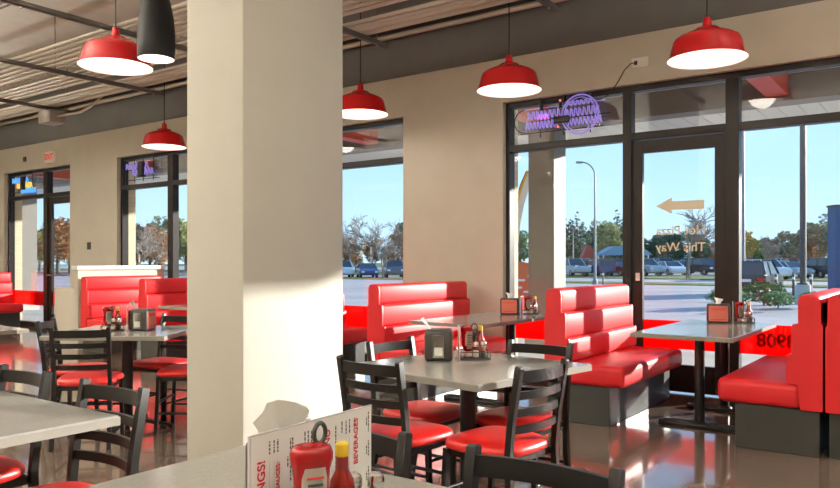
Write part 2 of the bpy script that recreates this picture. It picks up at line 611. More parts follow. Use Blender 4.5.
# the windows further along
window(3, -8.0, -5.52, [-6.76])
window(2, -11.69, -9.0, [-10.3], mw=0.14)
w1 = root('window_1')
bars('window_frame', w1, [(-15.7, -15.65, 0, HEAD), (-13.25, -13.2, 0, HEAD), (-15.65, -13.25, HEAD - 0.06, HEAD), (-15.65, -14.29, 0, 0.10)])
bars('mullion', w1, [(-14.29, -14.15, 0, HEAD - 0.06)])
bars('transom', w1, [(-15.65, -14.29, TZ0, TZ1), (-14.15, -13.25, TZ0, TZ1)])
pane(w1, -15.65, -14.29, 0.1, TZ0)
pane(w1, -15.65, -14.29, TZ1, HEAD - 0.06)
pane(w1, -14.15, -13.25, TZ1, HEAD - 0.06)
film(w1, -15.65, -14.29)
door(2, -14.145, -13.255)

# ------------------------------------------------------------------ overhead services
X_STRUT = [-11.75, -9.4, -7.2, -5.25, -3.14, -1.0]
def strut(x):
    t = thing('strut_channel', 'slotted steel strut channel hung on two rods under the roof deck', 'strut', (x, 0, 0), 0, 'strut channels carrying the conduits')
    bm = bmesh.new()
    for (a, b, c, d) in ((-0.025, -0.019, 3.72, 3.77), (0.019, 0.025, 3.72, 3.77), (-0.025, 0.025, 3.72, 3.726)):
        box(bm, a, b, 3.0, 6.62, c, d)
    to_obj('channel', bm, M_STEELD, t)
    for y in (3.5, 5.0, 6.45):
        bm = bmesh.new()
        tube(bm, [(0, y, 3.70), (0, y, ZC - 0.01)], 0.007, 6)
        to_obj('hanger_rod', bm, M_STEELD, t)
        bm = bmesh.new()
        lathe(bm, [(0, 0), (0.016, 0), (0.016, 0.02), (0, 0.02)], 6, (0, y, 3.70))
        to_obj('nut', bm, M_STEEL, t)
    return t
for x in X_STRUT:
    strut(x)
ci = 0
bm_c = bmesh.new()
tube(bm_c, [(XL + 0.02, 0, 0), (XR - 0.02, 0, 0)], 0.022, 8)
c0 = to_obj('conduit', bm_c, M_COND, smooth=60)
c_me = c0.data
bpy.data.objects.remove(c0)
bm_c = bmesh.new()
tube(bm_c, [(XL + 0.02, 0, 0), (XR - 0.02, 0, 0)], 0.034, 8)
c1 = to_obj('conduit', bm_c, M_COND, smooth=60)
c_me2 = c1.data
bpy.data.objects.remove(c1)
for y in [4.50, 4.61, 4.72, 4.83, 4.94, 5.05, 5.30, 5.41, 5.52, 5.63, 5.90, 6.01]:
    o = shared('conduit', c_me, None, (0, y, 3.792))
    tag(o, 'thin steel conduit in the bundle lying across the struts', 'conduit', 'thin conduits in the overhead bundle')
for y in (6.14, 6.26):
    o = shared('wide_conduit', c_me2, None, (0, y, 3.806))
    tag(o, 'wider steel conduit lying across the strut ends beside the window wall', 'conduit', 'wide conduits at the strut ends')
o = shared('wall_conduit', c_me2, None, (0, 7.22, 4.07))
tag(o, 'single steel conduit running along the dark grey band of the window wall', 'conduit')
for k, (y, z) in enumerate(((3.32, 4.05), (3.86, 4.05))):
    o = shared('high_conduit', c_me, None, (0, y, z), m=M_STEELD)
    tag(o, 'dark conduit running high above the strut channels', 'conduit', 'dark high conduits')
# open steel joist near the wall
jb = bmesh.new()
box(jb, XL, XR, 6.86, 6.98, 4.36, 4.42)
box(jb, XL, XR, 6.86, 6.98, 4.12, 4.16)
box(jb, XL, XR, 6.905, 6.935, 4.16, 4.36)
tag(to_obj('steel_beam', jb, M_STEELD), 'dark steel beam running beside the grey band above the windows', 'beam')
# junction box with bent conduit
jb = thing('junction_box', 'galvanised junction box fixed to the underside of the outermost strut', 'junction box', (-11.75, 6.20, 3.50))
bobj('box', (-0.18, 0.18, -0.13, 0.13, 0.0, 0.20), M_STEEL, jb, r=0.008)
bm = bmesh.new()
tube(bm, [(0.18, 0, 0.1), (0.8, 0.03, 0.1), (1.0, 0.06, 0.16), (1.2, 0.2, 0.38)], 0.02, 8)
to_obj('elbow', bm, M_COND, jb, smooth=60)
bm = bmesh.new()
tube(bm, [(-8.4, 3.3, 4.36), (-8.0, 3.35, 4.28), (-7.7, 3.42, 4.20), (-7.2, 3.46, 4.19), (-6.6, 3.60, 4.20), (-5.9, 3.9, 4.25), (-5.4, 4.1, 4.40)], 0.022, 8)
tag(to_obj('flexible_conduit', bm, M_STEELD, smooth=60), 'dark flexible conduit drooping below the roof deck', 'conduit')

# ------------------------------------------------------------------ pendant lamps
LAMP_W = 7
LZ = 2.96
def lamp_light(parent, z, power, r=0.14):
    l = bpy.data.lights.new('bulb_light', 'POINT')
    l.energy = power
    l.color = (1.0, 0.91, 0.80)
    l.shadow_soft_size = r
    o = bpy.data.objects.new('bulb_light', l)
    COL.objects.link(o)
    o.parent = parent
    o.location = (0, 0, z)
def pendant(label, x, y, z=LZ, group=None):
    t = thing('pendant_lamp', label, 'pendant lamp', (x, y, z), 0, group)
    prof = [(0.315, 0.0), (0.317, 0.006), (0.302, 0.03), (0.285, 0.09), (0.268, 0.15), (0.255, 0.172), (0.225, 0.192), (0.165, 0.218), (0.105, 0.236), (0.098, 0.252), (0.085, 0.262), (0.040, 0.275), (0.034, 0.30), (0.030, 0.345), (0.0, 0.348)]
    bm = bmesh.new()
    lathe(bm, prof, 40)
    to_obj('shade', bm, M_LAMP, t, smooth=50)
    bm = bmesh.new()
    lathe(bm, [(0.313, 0.002), (0.298, 0.03), (0.280, 0.09), (0.262, 0.148), (0.248, 0.168), (0.218, 0.187), (0.16, 0.21), (0.0, 0.216)], 40)
    to_obj('inner_reflector', bm, M_LAMPIN, t, smooth=60)
    bm = bmesh.new()
    lathe(bm, [(0, 0.10), (0.02, 0.102), (0.035, 0.12), (0.035, 0.14), (0.02, 0.17), (0.016, 0.215)], 16)
    to_obj('bulb', bm, M_BULB, t, smooth=60)
    bm = bmesh.new()
    lathe(bm, [(0.0, 0.37), (0.012, 0.365), (0.016, 0.346)], 10)
    to_obj('cord_grip', bm, M_CAST, t)
    bm = bmesh.new()
    tube(bm, [(0, 0, 0.36), (0, 0, ZC - 0.03 - z)], 0.006, 6)
    to_obj('cord', bm, M_CAST, t)
    bm = bmesh.new()
    lathe(bm, [(0, ZC - 0.06 - z), (0.06, ZC - 0.055 - z), (0.06, ZC - 0.03 - z), (0, ZC - 0.03 - z)], 16)
    to_obj('ceiling_canopy', bm, M_CAST, t)
    lamp_light(t, 0.10, LAMP_W)
    return t
pendant('red enamel dome pendant lamp hanging over the table beside the glass door', -1.66, 6.35)
pendant('red enamel dome pendant lamp in front of the neon sign window by the door', -3.53, 6.38)
pendant('red enamel dome pendant lamp hanging over the booth by the narrow window', -5.47, 6.43)
pendant('red enamel dome pendant lamp hidden in line behind the cream pillar', -7.4, 6.5)
pendant('red enamel dome pendant lamp before the far window with brick edge', -9.36, 6.6)
pendant('red enamel dome pendant lamp behind the black bullet-shaped pendant', -6.04, 3.76, 3.02)
for k, (x, y) in enumerate(((0.4, 3.7), (-9.5, 1.6), (0.3, 6.35), (-13.4, 3.7), (2.4, 2.0))):  # extra pendants added out of view to fill the room with light
    pendant('added fill lamp in a red enamel dome pendant, out of view in the dining area', x, y, 3.02, 'added fill pendants out of view')
bp = thing('bullet_pendant', 'black bullet-shaped pendant lamp with a white inside', 'pendant lamp', (-5.30, 3.66, 2.95))
bm = bmesh.new()
lathe(bm, [(0.142, 0), (0.145, 0.006), (0.150, 0.12), (0.148, 0.22), (0.138, 0.34), (0.115, 0.46), (0.085, 0.55), (0.06, 0.60), (0.05, 0.66), (0.0, 0.665)], 32)
to_obj('shade', bm, M_LAMPBLK, bp, smooth=60)
bm = bmesh.new()
lathe(bm, [(0.141, 0.002), (0.144, 0.12), (0.142, 0.22), (0.13, 0.34), (0.0, 0.42)], 32)
to_obj('inner_reflector', bm, M_LAMPIN, bp, smooth=60)
bm = bmesh.new()
lathe(bm, [(0, 0.10), (0.03, 0.12), (0.03, 0.15), (0.015, 0.2)], 16)
to_obj('bulb', bm, M_BULB, bp, smooth=60)
bm = bmesh.new()
tube(bm, [(0, 0, 0.66), (0, 0, ZC - 0.03 - 2.95)], 0.006, 6)
to_obj('cord', bm, M_CAST, bp)
lamp_light(bp, 0.10, 3, 0.10)

# added fill uplights out of view, in invented trough housings, brightening the room
def fill_light(x, y, power):
    t = thing('fill_trough', 'added unseen fill light in a long white trough, aimed up at the ceiling', 'fill light', (x, y, 3.0), 0, 'added fill lights out of view')
    bobj('housing', (-0.75, 0.75, -0.09, 0.09, 0, 0.07), M_WHITE, t, r=0.01)
    for sy in (-1, 1):
        bobj('side_lip', (-0.75, 0.75, sy * 0.087 - 0.004, sy * 0.087 + 0.004, 0.06, 0.13), M_WHITE, t)
    for sx in (-0.6, 0.6):
        bm = bmesh.new()
        tube(bm, [(sx, 0, 0.07), (sx, 0, ZC - 0.03 - 3.0)], 0.004, 6)
        to_obj('hanger', bm, M_STEELD, t)
    l = bpy.data.lights.new('fill_uplight', 'AREA')
    l.shape = 'RECTANGLE'
    l.size, l.size_y = 1.4, 0.15
    l.energy = power
    l.color = (1.0, 0.96, 0.90)
    o = bpy.data.objects.new('fill_uplight', l)
    COL.objects.link(o)
    o.parent = t
    o.location = (0, 0, 0.10)
    o.rotation_euler = (PI, 0, 0)
FILL_W = 260
for x, y in ((-11.0, 1.0), (-7.5, 1.0), (-11.0, -1.6), (-7.5, -1.6), (-4.0, -2.6), (-0.5, -2.6), (3.4, -0.4), (1.4, 3.2), (1.4, 5.6), (-14.4, 3.4)):
    fill_light(x, y, FILL_W * (0.62 if x > 0 else 1.0))

# ------------------------------------------------------------------ booths
def make_bench(name, label, L, s, loc, group=None):
    """s=+1 faces +X, s=-1 faces -X; origin at the aisle end of its back plane"""
    t = thing(name, label, 'booth bench', loc, 0, group)
    def bx(nm, x0, x1, y0, y1, z0, z1, m, r, seg=3):
        a, b = sorted((s * x0, s * x1))
        return bobj(nm, (a, b, y0, y1, z0, z1), m, t, r=r, seg=seg)
    bx('base', 0.02, 0.55, 0.02, L - 0.02, 0, 0.305, M_KICK, 0.004, 1)
    bx('seat_cushion', 0.13, 0.67, 0, L, 0.305, 0.475, M_RED, 0.045, 4)
    bm = bmesh.new()
    prism_y(bm, [(s * x, z) for x, z in ((0.0, 0.305), (0.13, 0.305), (0.13, 0.9), (0.07, 1.03), (0.03, 1.04), (0.012, 1.02), (0.012, 0.88), (0.0, 0.86))], 0.004, L - 0.004)
    to_obj('back_panel', bm, M_RED, t, smooth=30)
    for y0 in (-0.001, L - 0.019):
        bm = bmesh.new()
        prism_y(bm, [(s * x, z) for x, z in ((0.0, 0.305), (0.135, 0.305), (0.150, 0.47), (0.216, 0.48), (0.221, 0.50), (0.221, 0.650), (0.214, 0.668), (0.184, 0.676), (0.187, 0.70), (0.187, 0.855), (0.180, 0.874), (0.144, 0.882), (0.147, 0.90), (0.147, 1.035), (0.138, 1.058), (0.118, 1.071), (0.045, 1.071), (0.024, 1.058), (0.014, 1.035), (0.012, 0.88), (0.0, 0.86))], y0, y0 + 0.02)
        to_obj('end_panel', bm, M_RED, t, smooth=30)
    bx('backrest_roll', 0.06, 0.225, 0, L, 0.47, 0.672, M_RED, 0.030)
    bx('backrest_roll', 0.05, 0.190, 0, L, 0.668, 0.878, M_RED, 0.030)
    bx('backrest_roll', 0.012, 0.150, 0, L, 0.874, 1.075, M_RED, 0.035)
    return t
make_bench('booth_bench', 'red vinyl booth bench facing the door-side table, sunlit with a shadow stripe', 1.55, 1, (-2.745, 5.56, 0))
make_bench('booth_bench', 'red vinyl booth bench with its back against the beige wall pier', 1.58, 1, (-4.635, 5.55, 0))
make_bench('booth_bench', 'red vinyl booth bench under the narrow window, mostly behind another bench', 1.58, 1, (-6.525, 5.55, 0))
make_bench('booth_bench', 'red vinyl booth bench before the far brick-edged window', 1.58, 1, (-8.415, 5.55, 0))
make_bench('booth_bench', 'red vinyl booth bench backed by the white-capped half wall', 1.25, 1, (-10.32, 5.87, 0))
make_bench('booth_bench', 'red vinyl booth bench beside the far door with red film', 1.1, 1, (-15.35, 6.1, 0))
make_bench('booth_bench', 'red vinyl booth bench seen end-on, facing the bench beside the door', 1.6, -1, (-0.705, 5.50, 0))
make_bench('booth_bench', 'red vinyl booth bench back to back with the end-on bench', 1.6, 1, (-0.69, 5.50, 0))

# ------------------------------------------------------------------ tables
def loop_foot(bm, y, L=0.62, w=0.10):
    pts = []
    for k in range(24):
        a = 2 * PI * k / 24
        cx = (L / 2 - w / 2) * (1 if math.cos(a) >= 0 else -1)
        pts.append((cx + w / 2 * math.cos(a), y + w / 2 * math.sin(a), 0.016))
    tube(bm, pts, 0.016, 8, closed=True)
def booth_table(label, x0, x1, y0, y1, feet):
    cx = (x0 + x1) / 2
    t = thing('booth_table', label, 'table', (cx, y0, 0))
    bobj('tabletop', (x0 - cx, x1 - cx, 0, y1 - y0, 0.732, 0.76), M_TOP, t, r=0.004, seg=1)
    bobj('edge_band', (x0 - cx - 0.002, x1 - cx + 0.002, -0.002, y1 - y0 + 0.002, 0.728, 0.7545), M_EDGE, t)
    for fy in feet:
        y = fy - y0
        bm = bmesh.new()
        tube(bm, [(0, y, 0.02), (0, y, 0.715)], 0.038, 16)
        to_obj('column', bm, M_CAST, t, smooth=40)
        bm = bmesh.new()
        loop_foot(bm, y)
        lathe(bm, [(0.0, 0.01), (0.06, 0.01), (0.06, 0.03), (0.04, 0.045), (0, 0.045)], 16, (0, y, 0))
        to_obj('foot', bm, M_CAST, t, smooth=60)
        bobj('mounting_plate', (-0.2, 0.2, y - 0.08, y + 0.08, 0.712, 0.728), M_CAST, t, r=0.004, seg=1)
    return t
booth_table('long grey laminate booth table beside the glass door, on two loop feet', -1.99, -1.26, 5.48, 7.02, (6.0, 6.78))
booth_table('long grey laminate booth table in front of the neon sign window', -4.0, -3.24, 5.38, 6.9, (5.87, 6.6))
booth_table('long grey laminate booth table before the far brick-edged window', -7.78, -7.02, 5.40, 6.9, (5.87, 6.6))
def square_table(name, label, cx, cy, sx, sy, rz=0.0, two=False):
    t = thing(name, label, 'table', (cx, cy, 0), rz)
    bobj('tabletop', (-sx / 2, sx / 2, -sy / 2, sy / 2, 0.732, 0.76), M_TOP, t, r=0.004, seg=1)
    bobj('edge_band', (-sx / 2 - 0.002, sx / 2 + 0.002, -sy / 2 - 0.002, sy / 2 + 0.002, 0.726, 0.7545), M_EDGE, t)
    bm = bmesh.new()
    tube(bm, [(0, 0, 0.03), (0, 0, 0.715)], 0.042, 16)
    to_obj('column', bm, M_CAST, t, smooth=40)
    for k in range(4):
        a = k * PI / 2
        bm = bmesh.new()
        c, s_ = math.cos(a), math.sin(a)
        sweep_rect(bm, [(0.03 * c, 0.03 * s_, 0.075), (0.15 * c, 0.15 * s_, 0.06), (0.32 * c, 0.32 * s_, 0.025), (0.36 * c, 0.36 * s_, 0.013)], 0.045, 0.026, (-s_, c, 0))
        to_obj('foot', bm, M_CAST, t, smooth=40)
    bobj('mounting_plate', (-0.2, 0.2, -0.2, 0.2, 0.71, 0.726), M_CAST, t, r=0.004, seg=1)
    return t
square_table('square_table', 'square grey laminate table with four chairs in front of the red booths', -2.07, 3.30, 0.914, 0.914, R(-9))
square_table('square_table', 'square grey laminate table turned at an angle beyond the cream pillar', -5.24, 3.36, 0.90, 0.90, R(35))
square_table('square_table', 'grey laminate table next to the angled table, mostly out of view', -6.47, 2.55, 0.90, 0.90, R(-3))
square_table('dining_table', 'grey laminate dining table holding the open menu and ketchup', -1.05, 1.08, 1.28, 0.80)
square_table('dining_table', 'bare grey laminate dining table with a chair at its far corner', -3.01, 1.09, 1.28, 0.80)

# ------------------------------------------------------------------ chairs
def make_chair():
    t = thing('dining_chair', '', 'chair')
    # seat pad: rounded trapezoid
    bm = bmesh.new()
    n = 28
    def out(k, sc):
        a = 2 * PI * k / n
        c, s = math.cos(a), math.sin(a)
        e = 0.55
        x = math.copysign(abs(c) ** e, c) * 0.205
        y = math.copysign(abs(s) ** e, s) * 0.20
        x *= 1.0 + 0.10 * (y / 0.2)
        return x * sc, y * sc
    rings = []
    for sc, z in ((0.93, 0.432), (1.0, 0.440), (1.015, 0.455), (0.99, 0.470), (0.92, 0.480), (0.7, 0.487), (0.35, 0.490)):
        rings.append([bm.verts.new((*out(k, sc), z)) for k in range(n)])
    for a, b in zip(rings, rings[1:]):
        for k in range(n):
            quadface(bm, (a[k], a[(k + 1) % n], b[(k + 1) % n], b[k]))
    quadface(bm, rings[0][::-1])
    quadface(bm, rings[-1])
    to_obj('seat', bm, M_REDSEAT, t, smooth=180)
    bm = bmesh.new()
    for (a, b) in (((-0.17, 0.15), (0.17, 0.15)), ((-0.165, -0.17), (0.165, -0.17))):
        sweep_rect(bm, [(a[0], a[1], 0.417), (b[0], b[1], 0.417)], 0.03, 0.022, (0, 0, 1))
    for sx in (-1, 1):
        sweep_rect(bm, [(sx * 0.165, -0.17, 0.417), (sx * 0.17, 0.15, 0.417)], 0.03, 0.022, (0, 0, 1))
    to_obj('seat_frame', bm, M_BLACK, t)
    for sx in (-1, 1):
        bm = bmesh.new()
        sweep_rect(bm, [(sx * 0.178, 0.165, 0.43), (sx * 0.185, 0.185, 0.0)], 0.026, 0.026, (1, 0, 0))
        to_obj('front_leg', bm, M_BLACK, t)
        bm = bmesh.new()
        sweep_rect(bm, [(sx * 0.185, -0.245, 0.0), (sx * 0.183, -0.200, 0.25), (sx * 0.182, -0.190, 0.44), (sx * 0.182, -0.205, 0.60), (sx * 0.183, -0.248, 0.842)], 0.026, 0.031, (1, 0, 0))
        bm.normal_update()
        top = max(bm.faces, key=lambda f: f.calc_center_median().z)
        for dz, th in ((0.004, 0.003), (0.002, 0.004)):
            bmesh.ops.inset_region(bm, faces=[top], thickness=th, depth=0)
            for v in top.verts:
                v.co.z += dz
        to_obj('rear_leg', bm, M_BLACK, t, smooth=30)
    def yb(z):
        return -0.205 - (z - 0.60) / 0.225 * 0.040 if z > 0.6 else -0.19 - (z - 0.44) / 0.16 * 0.015
    for z, h in ((0.800, 0.052), (0.718, 0.035), (0.642, 0.035), (0.566, 0.035)):
        bm = bmesh.new()
        pts = []
        for k in range(9):
            u = -1 + 2 * k / 8
            pts.append((u * 0.172, yb(z) - 0.030 * (1 - u * u), z))
        sweep_rect(bm, pts, h, 0.014, (0, 0, 1))
        to_obj('back_slat', bm, M_BLACK, t, smooth=40)
    bm = bmesh.new()
    for sx in (-1, 1):
        tube(bm, [(sx * 0.184, -0.222, 0.16), (sx * 0.184, 0.176, 0.16)], 0.010, 8)
    tube(bm, [(-0.183, 0.172, 0.24), (0.183, 0.172, 0.24)], 0.010, 8)
    tube(bm, [(-0.184, -0.21, 0.20), (0.184, -0.21, 0.20)], 0.010, 8)
    to_obj('stretcher', bm, M_BLACK, t, smooth=60)
    return t
chair0 = make_chair()
first = [True]
def chair(bx, by, f, label, group=None):
    """bx,by: middle of the top rail; f: facing vector"""
    f = Vector(f).normalized()
    loc = (bx + f.x * 0.245, by + f.y * 0.245, 0)
    rz = math.atan2(-f.x, f.y)
    if first[0]:
        first[0] = False
        chair0.location = loc
        chair0.rotation_euler = (0, 0, rz)
        chair0['label'] = label
        return chair0
    return dup(chair0, loc, rz, label, group)
chair(-2.21, 2.66, (0.04, 1), 'black ladder-back chair with red seat beside the sunlit pillar face, at the square table')
chair(-1.49, 3.00, (-1, 0.12), 'black ladder-back chair with red seat whose back overlaps the square table corner')
chair(-1.90, 3.79, (0, -1), 'black ladder-back chair tucked in at the square table in front of a booth kick panel')
chair(-2.66, 3.40, (1, -0.05), 'black ladder-back chair at the square table side nearest the pier-backed bench')
chair(-1.36, 1.56, (0.02, -1), 'black ladder-back chair pushed in behind the menu on the dining table')
chair(-0.78, 1.56, (0.0, -1), 'black ladder-back chair pushed in next to the chair behind the menu')
chair(-2.54, 1.57, (0.03, -1), 'black ladder-back chair pushed in at the corner of the bare dining table')
chair(-3.20, 1.57, (0.0, -1), 'black ladder-back chair pushed in at the bare dining table, next to the corner chair')
chair(-4.86, 2.76, (-0.72, 0.70), 'black ladder-back chair showing its full slatted back at the angled table')
chair(-5.72, 2.97, (0.70, 0.70), 'black ladder-back chair at the angled table beside the next table')
chair(-5.39, 3.965, (0.25, -0.97), 'black ladder-back chair at the angled table in front of the far red bench')
chair(-4.60, 3.74, (-0.74, -0.52), 'black ladder-back chair at the angled table partly hidden by the pillar')

# ------------------------------------------------------------------ table-top things
TT = 0.76
def napkin_sheet(parent, pts_rows, m=M_NAPKIN, name='napkin'):
    bm = bmesh.new()
    vs = [[bm.verts.new(p) for p in row] for row in pts_rows]
    for a, b in zip(vs, vs[1:]):
        for k in range(len(a) - 1):
            quadface(bm, (a[k], a[k + 1], b[k + 1], b[k]))
    bmesh.ops.solidify(bm, geom=bm.faces[:], thickness=0.0012)
    return to_obj(name, bm, m, parent, smooth=40)
def dispenser(label, x, y, rz, napkin=True, card=M_CARD, tall=0.165):
    t = thing('napkin_dispenser', label, 'napkin dispenser', (x, y, TT), rz)
    bobj('body', (-0.095, 0.095, -0.075, 0.075, 0.0, tall), M_DISP, t, r=0.016, seg=3)
    for s in (-1, 1):      # metal feed mouth on the long faces' ends
        a, b = sorted((s * 0.0945, s * 0.0975))
        f = bobj('faceplate', (a, b, -0.03, 0.03, 0.02, tall - 0.025), M_CHROME, t, r=0.001, seg=1)
        a, b = sorted((s * 0.0976, s * 0.0982))
        bobj('feed_slot', (a, b, -0.022, 0.022, 0.03, 0.075), M_NAPKIN, f)
        a, b = sorted((s * 0.0745, s * 0.0765))
        c = bobj('advert_card', (-0.078, 0.078, a, b, 0.014, tall - 0.016), card, t, r=0.0008, seg=1)
        # loose script-like swash and a small picture printed on the card
        bm = bmesh.new()
        yy = s * 0.0768
        pts = []
        for k in range(37):
            u = k / 36
            pts.append((s * -1 * (-0.055 + 0.11 * u), yy, tall - 0.045 + 0.011 * math.sin(u * 26) * (1 - 0.4 * u)))
        tube(bm, pts, 0.0026, 4)
        to_obj('card_print', bm, M_PRINTRED, c)
        bobj('card_stripe', (-0.06, 0.06, min(yy, yy + s * 0.0006), max(yy, yy + s * 0.0006), 0.028, 0.033), M_PRINTRED, c)
    if napkin:
        rows = []
        for j in range(5):
            v = j / 4
            rows.append([(-0.03 + 0.02 * i + 0.012 * math.sin(i * 1.3 + j), -0.045 - 0.05 * v + 0.008 * math.cos(i * 2.1), tall - 0.012 + 0.075 * v - 0.02 * v * v * i * 0.3) for i in range(4)])
        napkin_sheet(t, rows)
    return t
def bottle_lathe(name, label, cat, prof, m, loc, seg=20):
    t = thing(name, label, cat, loc)
    bm = bmesh.new()
    lathe(bm, prof, seg)
    to_obj('bottle_body', bm, m, t, smooth=50)
    return t
def ketchup(label, x, y, rz, h=0.19, base=TT + 0.012):
    t = thing('ketchup_bottle', label, 'bottle', (x, y, base), rz)
    # cap-down squeeze bottle: flattened oval sections
    bm = bmesh.new()
    n = 24
    secs = [(0.018, 0.016, 0.028), (0.024, 0.020, 0.040), (0.033, 0.022, 0.060), (0.0355, 0.023, 0.085), (0.033, 0.0225, 0.115), (0.0345, 0.024, 0.140), (0.040, 0.027, 0.160), (0.0405, 0.0275, 0.172), (0.037, 0.025, 0.182), (0.030, 0.019, 0.187), (0.015, 0.01, 0.185)]
    rings = []
    for a, b, z in secs:
        rings.append([bm.verts.new((a * math.copysign(abs(math.cos(2 * PI * k / n)) ** 0.8, math.cos(2 * PI * k / n)), b * math.copysign(abs(math.sin(2 * PI * k / n)) ** 0.8, math.sin(2 * PI * k / n)), z * h / 0.19)) for k in range(n)])
    for a, b in zip(rings, rings[1:]):
        for k in range(n):
            quadface(bm, (a[k], a[(k + 1) % n], b[(k + 1) % n], b[k]))
    quadface(bm, rings[0][::-1])
    quadface(bm, rings[-1])
    to_obj('bottle_body', bm, M_KETCH, t, smooth=180)
    bm = bmesh.new()
    lathe(bm, [(0, 0), (0.022, 0), (0.023, 0.004), (0.020, 0.028), (0, 0.028)], 20)
    to_obj('cap', bm, M_WHITE, t, smooth=40)
    # wrap label on the front face
    bm = bmesh.new()
    rows = []
    for j in range(6):
        z = 0.045 + 0.105 * j / 5
        ab = min(secs, key=lambda s: abs(s[2] - z))
        row = []
        for k in range(9):
            u = -1 + k / 4
            xx = 0.024 * u * (1 if j < 5 else 0.8)
            yy = -(ab[1] * math.sqrt(max(0, 1 - (xx / (ab[0])) ** 2)) ** 0.8) - 0.0018
            row.append((xx, yy, z * h / 0.19))
        rows.append(row)
    lb = napkin_sheet(t, rows, M_LABEL, 'paper_label')
    for z, w, hh, mm in ((0.130, 0.016, 0.003, M_PRINTRED), (0.116, 0.014, 0.005, M_PRINTBLK), (0.104, 0.018, 0.002, M_PRINTBLK), (0.097, 0.012, 0.002, M_PRINTBLK), (0.086, 0.017, 0.002, M_PRINTBLK), (0.078, 0.014, 0.002, M_PRINTBLK), (0.066, 0.017, 0.0015, M_PRINTBLK)):
        bobj('label_print', (-w, w, -0.0285, -0.0268, z, z + hh), mm, lb)
    return t
def hot_sauce(label, x, y, base=TT + 0.012):
    t = thing('hot_sauce_bottle', label, 'bottle', (x, y, base))
    bm = bmesh.new()
    lathe(bm, [(0, 0), (0.024, 0.001), (0.0255, 0.006), (0.0255, 0.080), (0.023, 0.095), (0.0145, 0.112), (0.0125, 0.120), (0.0120, 0.145), (0.0, 0.145)], 24)
    to_obj('bottle_body', bm, M_SAUCE, t, smooth=50)
    bm = bmesh.new()
    lathe(bm, [(0.0122, 0.142), (0.0135, 0.143), (0.0130, 0.166), (0.009, 0.170), (0, 0.170)], 16)
    to_obj('cap', bm, M_YELLOW, t, smooth=40)
    bm = bmesh.new()
    lathe(bm, [(0.0136, 0.116), (0.0131, 0.1185), (0.0126, 0.140), (0.0122, 0.141)], 20)
    to_obj('neck_label', bm, mat('dark_red_label', (0.18, 0.01, 0.01), 0.5), t, smooth=50)
    bm = bmesh.new()
    lathe(bm, [(0.0260, 0.012), (0.0262, 0.013), (0.0262, 0.064), (0.0260, 0.065)], 24)
    lb = to_obj('body_label', bm, mat('sauce_label', (0.34, 0.016, 0.010), 0.5), t, smooth=50)
    for z in (0.05, 0.040):
        bm = bmesh.new()
        for k in range(9):
            a = R(-95 + k * 13)
            tube(bm, [(0.0264 * math.cos(a), 0.0264 * math.sin(a), z), (0.0264 * math.cos(a + 0.12), 0.0264 * math.sin(a + 0.12), z + 0.006)], 0.0009, 4)
        to_obj('label_print', bm, M_LABEL, lb)
    return t
def shaker(label, x, y, fill, base=TT, name='salt_shaker', group=None):
    t = thing(name, label, 'shaker', (x, y, base), 0, group)
    bm = bmesh.new()
    lathe(bm, [(0, 0.002), (0.016, 0), (0.019, 0.004), (0.0185, 0.045), (0.016, 0.062), (0.0155, 0.066)], 12)
    to_obj('glass_jar', bm, M_SHAKER, t)
    bm = bmesh.new()
    lathe(bm, [(0, 0.006), (0.0155, 0.006), (0.0155, 0.040), (0, 0.040)], 12)
    to_obj('contents', bm, fill, t)
    bm = bmesh.new()
    lathe(bm, [(0.0172, 0.062), (0.018, 0.064), (0.018, 0.078), (0.0155, 0.087), (0.008, 0.092), (0, 0.093)], 20)
    to_obj('cap', bm, M_CHROME, t, smooth=40)
    return t
M_SALT = mat('salt', (0.8, 0.8, 0.78), 0.9)
M_PEPPER = mat('pepper', (0.07, 0.055, 0.045), 0.9)
def caddy(label, x, y, rz, h=0.225, w=0.10, d=0.075, hx=0.0):
    t = thing('condiment_caddy', label, 'caddy', (x, y, TT), rz)
    bm = bmesh.new()
    for z in (0.006, 0.045):
        tube(bm, [(-w, -d, z), (w, -d, z), (w, d, z), (-w, d, z)], 0.003, 6, closed=True)
    for sx in (-1, 1):
        for sy in (-1, 1):
            tube(bm, [(sx * w, sy * d, 0.003), (sx * w, sy * d, 0.045)], 0.003, 6)
    for k in range(5):
        yy = -d + (k + 0.5) * 2 * d / 5
        tube(bm, [(-w, yy, 0.008), (w, yy, 0.008)], 0.002, 5)
    to_obj('wire_basket', bm, M_GREYPL, t, smooth=60)
    bm = bmesh.new()
    for s in (-0.006, 0.006):
        tube(bm, [(s + hx, 0, 0.008), (s + hx, 0, h - 0.033)], 0.003, 6)
    to_obj('handle_post', bm, M_GREYPL, t, smooth=60)
    bm = bmesh.new()
    tube(bm, [(hx + 0.016 * math.cos(2 * PI * k / 24), 0, h - 0.014 + 0.019 * math.sin(2 * PI * k / 24)) for k in range(24)], 0.0045, 8, closed=True)
    to_obj('handle_ring', bm, M_GREYPL, t, smooth=60)
    return t
